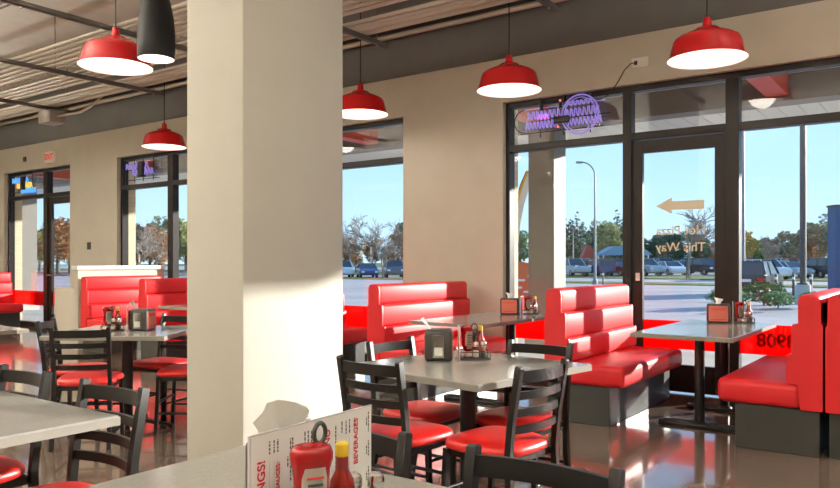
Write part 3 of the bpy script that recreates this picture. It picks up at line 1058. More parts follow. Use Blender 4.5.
# --- on the near dining table
MX, MY0, MY1 = -1.085, 0.945, 1.32
menu = thing('menu', 'white menu with red headings standing sideways against a napkin dispenser', 'menu', (MX, (MY0 + MY1) / 2, TT), R(2))
hl_ = (MY1 - MY0) / 2
bobj('card', (-0.0015, 0.0015, -hl_, hl_, 0.0, 0.208), M_PAPER, menu, r=0.0006, seg=1)
bobj('sleeve_edge', (-0.0025, 0.0022, -hl_ - 0.002, -hl_ + 0.003, 0.0, 0.209), mat('clear_sleeve', (0.62, 0.60, 0.63), 0.2), menu)
bobj('sleeve_edge', (-0.0022, 0.0022, -hl_, hl_, 0.207, 0.2095), mat('clear_sleeve', (0.62, 0.60, 0.63), 0.2), menu)
def menu_text(s, size, yl, zl, m, bold=0.0008):
    o = text_obj('heading', s, size, m, menu, basis((0, 0, 1), (0, -1, 0), (0.0022, yl, zl)), extrude=0.0002, bold=bold)
    o['label'] = 'red heading reading %s' % s.strip(':!').capitalize()
menu_text('WINGS!', 0.028, -hl_ + 0.030, 0.108, M_PRINTRED, 0.0006)
menu_text('SAUCES:', 0.0145, -hl_ + 0.074, 0.118, M_PRINTRED, 0.0003)
menu_text('MENU', 0.024, -hl_ + 0.222, 0.148, M_PRINTRED, 0.0005)
menu_text('BEVERAGES', 0.0200, -hl_ + 0.318, 0.137, M_PRINTRED, 0.0004)
bm = bmesh.new()
rnd = random.Random(3)
for (yl, rows) in ((0.050, ((0.165, 0.19),)), (0.062, ((0.165, 0.19),)), (0.072, ((0.165, 0.19),)), (0.100, ((0.13, 0.15), (0.02, 0.06))), (0.108, ((0.10, 0.185), (0.02, 0.08))), (0.114, ((0.11, 0.185), (0.01, 0.07))),
                   (0.150, ((0.165, 0.19),)), (0.160, ((0.165, 0.19),)), (0.170, ((0.165, 0.19),)), (0.268, ((0.165, 0.19),)), (0.282, ((0.16, 0.19),)), (0.294, ((0.16, 0.19),)), (0.312, ((0.165, 0.19),)), (0.355, ((0.165, 0.185), (0.10, 0.12), (0.04, 0.06))), (0.362, ((0.15, 0.195), (0.095, 0.13), (0.03, 0.07))), (0.247, ((0.06, 0.185),))):
    for (z0, z1) in rows:
        z = z0
        while z < z1:
            l = rnd.uniform(0.003, 0.009)
            box(bm, 0.0016, 0.0019, -hl_ + yl, -hl_ + yl + 0.0035, z, min(z + l, z1))
            z += l + 0.002
to_obj('small_print', bm, M_PRINTBLK, menu)['kind'] = 'stuff'
bm = bmesh.new()
for yl in (0.050, 0.062, 0.072, 0.150, 0.160, 0.170, 0.268, 0.282, 0.294):
    box(bm, 0.0016, 0.0018, -hl_ + yl + 0.001, -hl_ + yl + 0.0018, 0.01, 0.15)
to_obj('leader_line', bm, mat('grey_print', (0.45, 0.45, 0.47), 0.6), menu)['kind'] = 'stuff'
nd = thing('napkin_dispenser', 'dark napkin dispenser hidden behind the standing menu, napkin sticking up', 'napkin dispenser', (-1.160, 1.150, TT), R(2))
bobj('body', (-0.06, 0.06, -0.105, 0.105, 0, 0.166), M_DISP, nd, r=0.02, seg=3)
rows = []
for j in range(6):
    v = j / 5
    row = []
    for i in range(7):
        u = i / 6
        ww = 0.034 + 0.062 * v
        yy = -0.045 + (u - 0.5) * 2 * ww
        zz = 0.150 + 0.096 * v - 0.036 * v * abs(2 * u - 0.9) ** 1.6
        row.append((0.012 * math.sin(u * 9 + v) * (0.3 + v), yy, zz))
    rows.append(row)
napkin_sheet(nd, rows)
cd = caddy('dark wire condiment caddy with a ring handle in front of the menu', -0.995, 1.08, R(91), h=0.222, w=0.15, d=0.058, hx=-0.032)
ketchup('red squeeze bottle of ketchup with cream label in front of the menu', -0.970, 1.000, R(60))
hot_sauce('hot sauce bottle with yellow cap in front of the menu', -0.985, 1.102)
shaker('glass shaker with chrome cap between the hot sauce and the menu edge', -1.010, 1.165, M_SALT, TT + 0.0105)
shaker('glass shaker with chrome cap at the end of the caddy by the menu', -0.975, 1.195, M_PEPPER, TT + 0.0105, 'pepper_shaker')

def table_set(x, y, rz, where, drz=None, offs=((0, 0), (0.17, 0.02), (0.115, 0.02))):
    c, s = math.cos(rz), math.sin(rz)
    def w(dx, dy):
        return x + c * dx - s * dy, y + s * dx + c * dy
    dispenser('dark napkin dispenser with printed card on %s' % where, *w(0, 0), rz if drz is None else drz)
    px, py = w(*offs[2])
    m = thing('menu', 'thin menu card standing upright on %s' % where, 'menu', (px, py, TT), rz)
    bobj('card', (-0.002, 0.002, -0.085, 0.085, 0, 0.185), M_PAPER, m, r=0.0005, seg=1)
    bobj('cover', (0.002, 0.0035, -0.08, 0.08, 0.005, 0.18), M_PRINTRED, m)
    qx, qy = w(offs[1][0] + 0.045, offs[1][1])
    caddy('wire condiment caddy on %s' % where, qx, qy, rz, 0.19, 0.080, 0.07)
    def q(dx, dy):
        return qx + c * dx - s * dy, qy + s * dx + c * dy
    ketchup('red ketchup bottle in the caddy on %s' % where, *q(-0.034, 0.036), rz + R(20), 0.175)
    hot_sauce('hot sauce bottle in the caddy on %s' % where, *q(0.036, 0.032))
    shaker('salt shaker in the caddy on %s' % where, *q(0.005, -0.036), M_SALT, TT + 0.0105)
    shaker('pepper shaker in the caddy on %s' % where, *q(0.047, -0.034), M_PEPPER, TT + 0.0105, 'pepper_shaker')
table_set(-2.305, 3.375, R(36), 'the square table in front of the booths', R(-58), ((0, 0), (0.15, 0.0), (0.108, -0.03)))
table_set(-1.69, 6.83, R(14), 'the booth table beside the door', None, ((0, 0), (0.165, 0.0), (0.118, 0.0)))
table_set(-3.67, 6.66, R(20), 'the booth table by the neon sign', None, ((0, 0), (0.165, 0.0), (0.118, 0.0)))
table_set(-5.16, 3.44, R(56), 'the angled table beyond the pillar', R(-58), ((0, 0), (-0.26, 0.0), (-0.11, 0.0)))

# ------------------------------------------------------------------ things on the wall
es = thing('exit_sign', 'white exit sign with red letters on the wall above the far door', 'exit sign', (-13.85, WY, 3.26))
bobj('housing', (-0.16, 0.16, -0.05, 0, -0.11, 0.11), M_WHITE, es, r=0.01)
text_obj('lettering', 'EXIT', 0.15, mat('exit_red', (0.8, 0.03, 0.02), 0.5, emit=(1.0, 0.05, 0.03), estr=0.15), es, basis((1, 0, 0), (0, 0, 1), (0, -0.052, 0)), bold=0.004)['label'] = 'red letters reading EXIT'
def wall_box(name, label, cat, x, z, w, h, m, holes=None):
    t = thing(name, label, cat, (x, WY, z))
    bobj('plate', (-w / 2, w / 2, -0.02, 0, -h / 2, h / 2), m, t, r=0.004)
    for hx in holes or []:
        bobj('socket', (hx - 0.016, hx + 0.016, -0.024, -0.019, -0.02, 0.02), M_PRINTBLK, t)
    return t
wall_box('wall_outlet', 'white wall outlet above the neon sign window', 'outlet', -2.55, 3.28, 0.17, 0.10, M_WHITE, [-0.04])
wall_box('wall_outlet', 'small dark outlet above the far window', 'outlet', -14.85, 3.30, 0.10, 0.09, M_PRINTBLK)
wall_box('thermostat', 'small dark thermostat on the wall between the far windows', 'thermostat', -12.55, 1.57, 0.10, 0.13, M_PRINTBLK, [0.0])

# neon signs: black hanging frame with glowing tubes, seen from behind
def arc(cx, cz, r, a0, a1, n=28, y=0.0, sq=1.0):
    return [(cx + r * math.cos(a0 + (a1 - a0) * k / n), y, cz + sq * r * math.sin(a0 + (a1 - a0) * k / n)) for k in range(n + 1)]
def squiggle(x0, x1, z, h, n, seed):
    """a row of bent tube glyph strokes"""
    rn = random.Random(seed)
    pts = []
    w = (x1 - x0) / n
    for k in range(n):
        a = x0 + k * w
        pts += [(a, 0, z - h / 2), (a + 0.15 * w, 0, z + h / 2), (a + 0.5 * w, 0, z + h * rn.uniform(0.2, 0.5)), (a + 0.55 * w, 0, z - h * rn.uniform(0.1, 0.3)), (a + 0.85 * w, 0, z - h / 2)]
    return pts
def neon_big():
    t = thing('neon_sign', 'purple neon sign with a ring, hanging in the window left of the door', 'neon sign', (-3.40, 7.33, 2.85))
    bm = bmesh.new()
    for x in (-0.28, 0.0, 0.30):
        tube(bm, [(x, 0.02, -0.20), (x, 0.02, 0.23)], 0.007, 6)
    for z, a, b in ((-0.145, -0.52, 0.45), (0.16, -0.28, 0.20), (-0.02, -0.46, 0.52)):
        tube(bm, [(a, 0.02, z), (b, 0.02, z)], 0.006, 6)
    to_obj('support_frame', bm, M_CAST, t, smooth=60)
    for x in (-0.25, -0.03):
        bm = bmesh.new()
        lathe(bm, [(0, -0.01), (0.018, -0.01), (0.018, 0.05), (0, 0.05)], 8, (x, 0.0, 0.10))
        to_obj('electrode_cap', bm, M_CAST, t)
    bobj('transformer', (-0.10, 0.08, -0.03, 0.02, -0.075, 0.0), M_CAST, t, r=0.006)
    bm = bmesh.new()
    tube(bm, arc(0.19, 0.0, 0.205, 0, 2 * PI, 40)[:-1], 0.009, 6, closed=True)
    to_obj('ring_tube', bm, M_NEON, t, smooth=60)
    bm = bmesh.new()
    tube(bm, arc(0.19, 0.0, 0.178, 0, 2 * PI, 40)[:-1], 0.005, 6, closed=True)
    to_obj('inner_ring_tube', bm, M_NEON, t, smooth=60)
    for nm, x0, x1, z, h, n, m, sd in (('letter_tube', -0.42, -0.02, 0.045, 0.085, 8, M_NEON, 1), ('letter_tube', -0.44, -0.05, -0.065, 0.085, 9, M_NEON, 2), ('letter_tube', 0.03, 0.42, 0.03, 0.09, 8, M_NEON, 3), ('letter_tube', 0.06, 0.44, -0.07, 0.08, 9, M_NEON, 4), ('letter_tube', 0.05, 0.34, 0.125, 0.05, 6, M_NEON, 5), ('letter_tube', -0.30, -0.16, 0.02, 0.06, 3, M_NEONP, 6)):
        bm = bmesh.new()
        tube(bm, squiggle(x0, x1, z, h, n, sd), 0.0075, 6)
        to_obj(nm, bm, m, t, smooth=60)
    bm = bmesh.new()
    tube(bm, arc(-0.46, -0.01, 0.125, PI * 0.5, PI * 1.5, 16), 0.006, 6)
    to_obj('end_loop', bm, M_CAST, t, smooth=60)
    bm = bmesh.new()
    tube(bm, [(-0.46, 0.0, 0.115), (0.47, 0.0, 0.115)], 0.005, 6)
    to_obj('band_tube', bm, M_NEON, t, smooth=60)
    for x, z in ((-0.02, 0.165), (-0.045, -0.115)):
        bm = bmesh.new()
        lathe(bm, [(0, -0.012), (0.012, -0.006), (0.012, 0.006), (0, 0.012)], 8, (x, -0.03, z))
        to_obj('indicator', bm, M_NEONR, t)
    return t
neon_big()
bm = bmesh.new()
tube(bm, [(-2.59, 7.272, 3.28), (-2.63, 7.25, 3.275), (-2.70, 7.26, 3.22), (-2.78, 7.27, 3.10), (-2.87, 7.28, 3.00), (-2.98, 7.30, 2.97), (-3.05, 7.325, 3.0)], 0.006, 6)
tag(to_obj('power_cord', bm, M_CAST, smooth=60), 'thin black cord drooping from the wall outlet to the neon sign', 'cord')
def neon_small(label, x, z, mats, sd):
    t = thing('neon_sign', label, 'neon sign', (x, 7.33, z))
    bm = bmesh.new()
    for xx in (-0.25, 0.0, 0.28):
        tube(bm, [(xx, 0.02, -0.20), (xx, 0.02, 0.21)], 0.008, 6)
    for zz in (-0.17, 0.0, 0.10):
        tube(bm, [(-0.45, 0.02, zz), (0.45, 0.02, zz)], 0.007, 6)
    to_obj('support_frame', bm, M_CAST, t, smooth=60)
    bobj('transformer', (-0.07, 0.07, -0.05, 0.02, -0.14, 0.12), M_CAST, t, r=0.01)
    for k, m in enumerate(mats):
        bm = bmesh.new()
        tube(bm, squiggle(-0.46 + 0.18 * k, 0.18 + 0.15 * k, 0.06 - 0.11 * k, 0.10, 7, sd + k), 0.012, 6)
        to_obj('letter_tube', bm, m, t, smooth=60)
    return t
neon_small('violet neon sign with dark frame hanging in the far brick-edged window', -11.0, 2.84, [M_NEON, M_NEON], 21)
neon_small('blue and amber neon sign hanging in the window beside the far door', -14.95, 2.85, [M_NEONB, M_NEONY, M_NEONB], 31)

# ------------------------------------------------------------------ outside: canopy, ground
CX0, CX1 = -32, 3.2
SOF = 3.75
CEDGE = 14.05
can = thing('canopy', 'deep flat canopy with pale slatted soffit along the shop front', 'canopy', (0, WO, 0))
def cpart(nm, x0, x1, y0, y1, z0, z1, m):
    return bobj(nm, (x0, x1, y0 - WO, y1 - WO, z0, z1), m, can)
cpart('roof_slab', CX0, CX1, WO, CEDGE, SOF + 0.012, SOF + 0.35, M_CANBEAM)
bmp = bmesh.new()
box(bmp, 0, 0.288, 0, 10.7 - WO - 0.02, SOF, SOF + 0.012)
sp_in = to_obj('soffit_panel', bmp, M_SOFFIT)
bmp = bmesh.new()
box(bmp, 0, 0.288, 0, CEDGE - 11.05 - 0.02, SOF, SOF + 0.012)
sp_out = to_obj('soffit_panel', bmp, M_SOFFIT)
x = CX0
first_p = True
while x < CX1:
    for src, y in ((sp_in, WO + 0.01), (sp_out, 11.06)):
        if first_p:
            src.parent = can
            src.location = (x, y - WO, 0)
        else:
            shared('soffit_panel', src.data, can, (x, y - WO, 0))
    first_p = False
    x += 0.30
cpart('main_beam', CX0, CX1, 10.70, 11.05, 3.40, SOF, M_CANBEAM)
cpart('fascia', CX0, CX1, CEDGE, CEDGE + 0.06, SOF - 0.02, SOF + 0.38, M_CANRED)
for k in range(9):
    xx = -1.90 - 3.45 * k + 6.9
    if xx < CX1 - 0.4:
        cpart('cross_beam', xx - 0.13, xx + 0.13, WO + 0.02, 10.69, 3.47, SOF - 0.001, M_CANRED)
def column(label, x, y, group=None):
    t = thing('exterior_column', label, 'column', (x, y, -0.15), 0, group)
    bobj('shaft', (-0.225, 0.225, -0.225, 0.225, 0.25, 3.55), M_COLUMN, t, r=0.01, seg=1)
    bobj('plinth', (-0.27, 0.27, -0.27, 0.27, 0.0, 0.26), M_CONC, t, r=0.01, seg=1)
column('square grey canopy column outside the neon sign window', -5.35, 10.93)
column('square grey canopy column outside the far brick-edged window', -12.25, 10.93)
column('square grey canopy column outside the far door', -22.2, 10.93)

def gz(y):
    pts = [(7.6, -0.04), (11.6, -0.15), (25, -0.44), (55, -0.40), (66, -0.30), (80, -0.12), (100, 0.0), (400, 0.2)]
    if y <= pts[0][0]:
        return pts[0][1]
    for (a, za), (b, zb) in zip(pts, pts[1:]):
        if y <= b:
            return za + (zb - za) * (y - a) / (b - a)
    return pts[-1][1]
def ground(name, y0, y1, m, lift=0.0, x0=-260, x1=200, thick=0.1):
    ys = sorted({y0, y1} | {v for v in (11.6, 25, 55, 66, 80, 100) if y0 < v < y1})
    bm = bmesh.new()
    a = None
    for y in ys:
        z = gz(y) + lift
        b = [bm.verts.new((x0, y, z)), bm.verts.new((x1, y, z)), bm.verts.new((x1, y, z - thick)), bm.verts.new((x0, y, z - thick))]
        if a:
            for k in range(4):
                quadface(bm, (a[k], a[(k + 1) % 4], b[(k + 1) % 4], b[k]))
        else:
            quadface(bm, b)
        a = b
    quadface(bm, a[::-1])
    return struct(to_obj(name, bm, m))
ground('ground_sidewalk', WO, 15.2, M_CONC, 0.0)
ground('ground_lot', 15.2, 53.5, M_ASPH, -0.02)
ground('ground_verge', 53.5, 57, M_GRASS, 0.04)
ground('ground_road', 57, 66, M_ASPH, -0.02)
ground('ground_lawn', 66, 76, M_GRASS, 0.03)
ground('ground_far_lot', 76, 118, M_ASPH, -0.02)
ground('ground_far', 118, 400, M_GRASS, 0.0)
ground('ground_curb', 53.2, 53.5, M_CURB, 0.08)
ground('ground_curb_far', 66.0, 66.25, M_CURB, 0.08)
# landscaped island outside the right hand window
isl = struct(bobj('ground_island', (-3.4, 6.0, 24.5, 28.0, -0.5, -0.30), M_CONC, r=0.02, seg=1))
isl2 = struct(bobj('ground_island_soil', (-3.2, 5.8, 24.7, 27.8, -0.31, -0.27), M_GRASS))

# ------------------------------------------------------------------ far things: helper from bearing and depth to a place
VX, VY, RX, RY = -math.sin(R(35.8)), math.cos(R(35.8)), math.cos(R(35.8)), math.sin(R(35.8))
def place(bearing, d):
    """bearing = lateral / depth as seen from the origin, d = depth"""
    return (VX + bearing * RX) * d, (VY + bearing * RY) * d
def px(p):
    return (p - 420) / 742
# cars
def car_meshes(kind):
    W = 0.9
    if kind == 'sedan':
        L, body = 2.3, [(-2.3, 0.35), (-2.3, 0.75), (-2.2, 0.92), (-1.5, 0.98), (1.0, 0.98), (2.1, 0.82), (2.3, 0.66), (2.3, 0.35), (2.1, 0.25), (-2.1, 0.25)]
        cab = [(-1.75, 0.97), (-1.05, 1.40), (0.30, 1.43), (1.15, 0.97)]
    elif kind == 'suv':
        L, body = 2.3, [(-2.3, 0.42), (-2.32, 0.8), (-2.28, 1.08), (1.05, 1.10), (2.15, 1.02), (2.3, 0.8), (2.3, 0.42), (2.1, 0.32), (-2.1, 0.32)]
        cab = [(-2.25, 1.08), (-2.0, 1.68), (0.35, 1.72), (1.15, 1.08)]
    else:
        L, body = 2.7, [(-2.7, 0.5), (-2.7, 1.1), (0.2, 1.12), (1.4, 1.12), (2.5, 1.05), (2.7, 0.85), (2.7, 0.5), (2.4, 0.38), (-2.4, 0.38)]
        cab = [(-0.75, 1.1), (-0.65, 1.75), (0.65, 1.78), (1.45, 1.1)]
    bm = bmesh.new()
    prism_y(bm, body, -W, W)
    bmesh.ops.bevel(bm, geom=bm.edges[:], offset=0.07, segments=2, affect='EDGES', clamp_overlap=True)
    b = to_obj('body', bm, M_WHITE, smooth=40)
    bm = bmesh.new()
    ys = 0.86
    a = [bm.verts.new((x, -(ys if k in (0, 3) else 0.70), z)) for k, (x, z) in enumerate(cab)]
    c = [bm.verts.new((x, (ys if k in (0, 3) else 0.70), z)) for k, (x, z) in enumerate(cab)]
    for k in range(4):
        quadface(bm, (a[k], a[(k + 1) % 4], c[(k + 1) % 4], c[k]))
    quadface(bm, a[::-1])
    quadface(bm, c)
    g = to_obj('windows', bm, M_CARGL)
    bm = bmesh.new()
    z1 = cab[1][1]
    box(bm, cab[1][0] + 0.0, cab[2][0], -0.71, 0.71, z1 - 0.02, z1 + 0.05)
    for xx in (cab[1][0] + 0.02, (cab[1][0] + cab[2][0]) / 2):
        for s in (-1, 1):
            sweep_rect(bm, [(xx, s * 0.715, z1), (xx + (0.0), s * 0.875, cab[0][1])], 0.09, 0.03, (1, 0, 0))
    for (xa, za), (xb, zb) in ((cab[0], cab[1]), (cab[3], cab[2])):
        for s in (-1, 1):
            sweep_rect(bm, [(xa, s * 0.865, za), (xb, s * 0.705, zb)], 0.08, 0.05, (0, 1, 0))
    r = to_obj('roof', bm, M_WHITE)
    bm = bmesh.new()
    for p in range(1):
        rr = 0.34
        n = 16
        a = [bm.verts.new((rr * math.cos(2 * PI * k / n), -0.11, rr * math.sin(2 * PI * k / n))) for k in range(n)]
        c = [bm.verts.new((rr * math.cos(2 * PI * k / n), 0.11, rr * math.sin(2 * PI * k / n))) for k in range(n)]
        for k in range(n):
            quadface(bm, (a[k], a[(k + 1) % n], c[(k + 1) % n], c[k]))
        quadface(bm, a[::-1])
        quadface(bm, c)
    wq = to_obj('wheel', bm, M_TIRE)
    bm = bmesh.new()
    lathe(bm, [(0, 0), (0.2, 0), (0.2, 0.23), (0, 0.23)], 12, (0, 0, -0.115))
    bmesh.ops.rotate(bm, verts=bm.verts[:], cent=(0, 0, 0), matrix=Matrix.Rotation(PI / 2, 3, 'X'))
    hc = to_obj('hubcap', bm, M_STEEL)
    bm = bmesh.new()
    box(bm, -0.05, 0.05, -0.16, 0.16, -0.09, 0.09)
    li = to_obj('light', bm, M_TAIL)
    res = {'L': L, 'body': b.data, 'windows': g.data, 'roof': r.data, 'wheel': wq.data, 'hub': hc.data, 'light': li.data, 'lz': body[1][1] - 0.02 + (0.1 if kind != 'sedan' else 0)}
    for o in (b, g, r, wq, hc, li):
        bpy.data.objects.remove(o)
    return res
CARS = {k: car_meshes(k) for k in ('sedan', 'suv', 'pickup')}
PAINT = {n: mat('paint_' + n, c, 0.25, 0.0, 0.5, coat=0.4) for n, c in dict(white=(0.78, 0.78, 0.78), silver=(0.45, 0.47, 0.50), black=(0.018, 0.02, 0.025), blue=(0.03, 0.07, 0.22), grey=(0.13, 0.14, 0.16), red=(0.35, 0.02, 0.02), tan=(0.42, 0.36, 0.28)).items()}
def car(kind, colour, x, y, rz, label, group=None):
    k = CARS[kind]
    z = gz(y) - 0.02
    t = thing({'sedan': 'sedan_car', 'suv': 'sport_utility_car', 'pickup': 'pickup_truck'}[kind], label, 'car', (x, y, z), rz, group)
    pm = PAINT[colour]
    shared('body', k['body'], t, m=pm)
    shared('windows', k['windows'], t)
    shared('roof', k['roof'], t, m=pm)
    for sx in (-1.4, 1.4):
        for sy in (-0.80, 0.80):
            w = shared('wheel', k['wheel'], t, (sx * k['L'] / 2.3, sy, 0.34))
            shared('hubcap', k['hub'], w)
    for sy in (-0.68, 0.68):
        shared('tail_light', k['light'], t, (-k['L'] - 0.0, sy, k['lz'] - 0.05), m=M_TAIL)
        shared('headlight', k['light'], t, (k['L'] - 0.0, sy, k['lz'] - 0.12), m=M_HEAD)
    return t
# near one by the island, rear towards the shop
sx_, sy_ = place(px(756), 38.0)
c_ = car('suv', 'black', sx_, sy_, R(90), 'dark car with rear plate facing the shop beside the island shrub')
bobj('number_plate', (-2.40, -2.37, -0.26, 0.26, 0.72, 0.86), M_WHITE, c_)
rowA = [(572, 76, 'pickup', 'silver', 'silver pickup truck parked next to the tall street lamp'), (597, 76, 'suv', 'blue', 'dark blue car parked right behind the street lamp pole'),
        (584, 86, 'suv', 'black', 'black car parked beyond the silver pickup'), (621, 76, 'sedan', 'red', 'red car parked at the edge of the teal shelter roof'),
        (609, 86, 'suv', 'grey', 'grey car parked in front of the teal shelter roof'),
        (645, 76, 'suv', 'silver', 'silver car parked below the gold lettering beside the door stile'), (670, 76, 'sedan', 'white', 'white car parked below the gold door lettering'),
        (657, 86, 'suv', 'blue', 'blue car parked between the silver and white cars below the lettering'), (679, 86, 'sedan', 'tan', 'tan car parked between the white car and the bare tree'),
        (704, 77, 'suv', 'black', 'black car parked beside the bare tree trunk'), (714, 88, 'sedan', 'grey', 'grey car parked at the door frame edge'),
        (766, 63, 'suv', 'white', 'white car parked behind the near dark car'), (789, 68, 'sedan', 'silver', 'silver sedan parked left of the dark pole on a concrete base'),
        (819, 67, 'suv', 'black', 'black car parked right of the dark pole on a concrete base'), (836, 70, 'suv', 'grey', 'grey car parked next to the black car by the blue wall'),
        (748, 78, 'suv', 'blue', 'blue car parked behind the lamp pole by the door'), (776, 79, 'sedan', 'white', 'white sedan parked between the two poles'),
        (801, 80, 'suv', 'red', 'red car parked behind the dark pole on a concrete base'), (825, 81, 'suv', 'silver', 'silver car parked between the black and grey cars by the blue wall')]
rn = random.Random(5)
TOCAM = math.atan2(-VY, -VX)
for k, (p, d, kind, colr, lab) in enumerate(rowA):
    x, y = place(px(p), d)
    car(kind, colr, x, y, TOCAM + R(11) + R(rn.uniform(-5, 5)) + (PI if k % 3 == 1 else 0), lab)
rowB = [343, 367, 394, 578, 600, 632, 655, 675, 694, 712, 746, 768, 790, 812, 834]
cols = ['white', 'blue', 'grey', 'silver', 'black', 'white', 'silver']
for k, p in enumerate(rowB):
    x, y = place(px(p), 101 if p > 400 else 76)
    colr = cols[k % 7]
    car(('suv', 'sedan')[k % 2], colr, x, y, TOCAM + R(9) + R(rn.uniform(-4, 4)), '%s %s parked in the farthest row in front of the trees' % (colr, ('car with a tall body', 'low sedan')[k % 2]), 'parked cars in the farthest row')

# poles
def street_lamp(label, p, d, h, arm, r0=0.10, m=M_POLE):
    x, y = place(px(p), d)
    t = thing('street_lamp', label, 'street lamp', (x, y, gz(y)))
    bm = bmesh.new()
    pts = [(0, 0, 0.3), (0, 0, h * 0.45), (0, 0, h - 1.0)]
    rad = [r0, r0 * 0.8, r0 * 0.6]
    if arm:
        ax, ay = -RX * arm, -RY * arm
        for k in range(1, 7):
            a = k / 6 * PI / 2
            pts.append((ax * (1 - math.cos(a)), ay * (1 - math.cos(a)), h - 1.0 + math.sin(a)))
            rad.append(r0 * 0.55)
    else:
        pts.append((0, 0, h))
        rad.append(r0 * 0.6)
    tube(bm, pts, r0, 10, radii=rad)
    to_obj('pole', bm, m, t, smooth=60)
    bm = bmesh.new()
    lathe(bm, [(0, 0), (r0 * 1.9, 0), (r0 * 1.9, 0.25), (r0 * 1.2, 0.4), (0, 0.4)], 12)
    to_obj('pole_base', bm, m, t)
    if arm:
        bm = rbox(-0.36, 0.12, -0.12, 0.12, -0.10, 0.06, 0.04)
        o = to_obj('lamp_head', bm, m, t, smooth=40, loc=(ax * 1.02, ay * 1.02, h), rot=(0, 0, R(35.8)))
    else:
        bobj('lamp_head', (-0.5, 0.5, -0.15, 0.15, h - 0.02, h + 0.12), m, t, r=0.03)
    return t
street_lamp('tall grey street lamp with curved arm beyond the parking lot', 595, 54, 8.9, 1.0)
street_lamp('thin distant lamp pole among the dark evergreens', 573, 95, 5.5, 0, 0.10)
street_lamp('straight grey lamp pole rising past the door frame', 743, 44, 11, 0, 0.13)
x_, y_ = place(px(803), 30)
dp = thing('pole_on_pedestal', 'dark straight pole on a pale concrete pedestal in the parking lot', 'pole', (x_, y_, gz(y_)))
bm = bmesh.new()
tube(bm, [(0, 0, 0.8), (0, 0, 10.5)], 0.12, 12)
to_obj('pole', bm, M_POLED, dp, smooth=60)
bm = bmesh.new()
lathe(bm, [(0, -0.05), (0.31, -0.05), (0.30, 0.74), (0.27, 0.78), (0, 0.78)], 20)
to_obj('pedestal', bm, M_CONC, dp, smooth=40)
bobj('base_plate', (-0.19, 0.19, -0.19, 0.19, 0.78, 0.84), M_POLED, dp)
bobj('lamp_head', (-0.5, 0.5, -0.15, 0.15, 10.5, 10.65), M_POLED, dp)
for lab, p, d, h in (('dark post on the grass verge beside the street lamp', 603, 50, 1.0), ('thin bollard post left of the dark pole pedestal', 793.5, 33, 1.15), ('thin bollard post between the near dark car and the pedestal', 776, 33, 1.15), ('thin bollard post right of the dark pole pedestal', 811, 33, 1.15)):
    x, y = place(px(p), d)
    t = thing('bollard', lab, 'post', (x, y, gz(y) - 0.02))
    bm = bmesh.new()
    lathe(bm, [(0, 0), (0.06, 0), (0.06, h - 0.05), (0.045, h), (0, h)], 10)
    to_obj('post', bm, M_POLED, t, smooth=40)
    bm = bmesh.new()
    lathe(bm, [(0.062, h - 0.22), (0.064, h - 0.21), (0.064, h - 0.12), (0.062, h - 0.11)], 10)
    to_obj('band', bm, M_WHITE, t)

# buildings beyond
x_, y_ = place(px(850), 42)
b_ = thing('blue_building', 'flat dark blue building wall at the edge of the parking lot', 'building', (x_, y_, gz(y_)), R(35.8))
bobj('wall', (-1.1, 5, -0.5, 0.3, -0.1, 4.75), M_BLUEB, b_)
bobj('parapet', (-1.15, 5.05, -0.55, 0.35, 4.75, 4.86), M_POLED, b_)
x_, y_ = place(px(619), 94)
b_ = thing('canopy_shelter', 'low shelter with teal roof behind the parked cars', 'shelter', (x_, y_, gz(y_)), R(35.8))
bm = bmesh.new()
prism_y(bm, [(-2.6, 2.3), (-1.0, 3.2), (2.2, 3.3), (3.6, 2.3), (3.6, 2.1), (-2.6, 2.1)], -1.5, 1.5)
to_obj('roof', bm, M_TEALR, b_)
for sx in (-2.3, 3.3):
    for sy in (-1.3, 1.3):
        bobj('post', (sx - 0.06, sx + 0.06, sy - 0.06, sy + 0.06, -0.05, 2.1), M_WHITE, b_)
x_, y_ = place(px(587), 104)
b_ = thing('red_roof_hut', 'small hut with steep red roof among the evergreens', 'hut', (x_, y_, gz(y_)), R(35.8))
bm = bmesh.new()
prism_y(bm, [(-0.9, 1.7), (-0.25, 3.4), (0.35, 3.4), (1.1, 1.7)], -1, 1)
to_obj('roof', bm, M_CANRED, b_)
bobj('wall', (-0.8, 1.0, -0.9, 0.9, -0.05, 1.7), M_WHITE, b_)
x_, y_ = place(px(519), 26)
b_ = thing('orange_kiosk', 'orange kiosk with white stripes seen between brick edge and column', 'kiosk', (x_, y_, gz(y_)), R(35.8))
bobj('wall', (-1.3, 0.62, -0.4, 1.2, -0.05, 1.35), M_ORANGE, b_)
bm = bmesh.new()
prism_y(bm, [(-1.4, 1.35), (-1.4, 1.95), (0.7, 1.55), (0.7, 1.35)], -0.45, 1.25)
to_obj('roof', bm, M_ORANGE, b_)
for (a, c_x, z) in ((-0.15, 0.15, 1.0), (0.25, 0.5, 1.15), (-0.2, 0.05, 0.75), (0.1, 0.5, 0.6)):
    bobj('stripe', (a, c_x, -0.42, -0.4, z, z + 0.07), M_WHITE, b_)
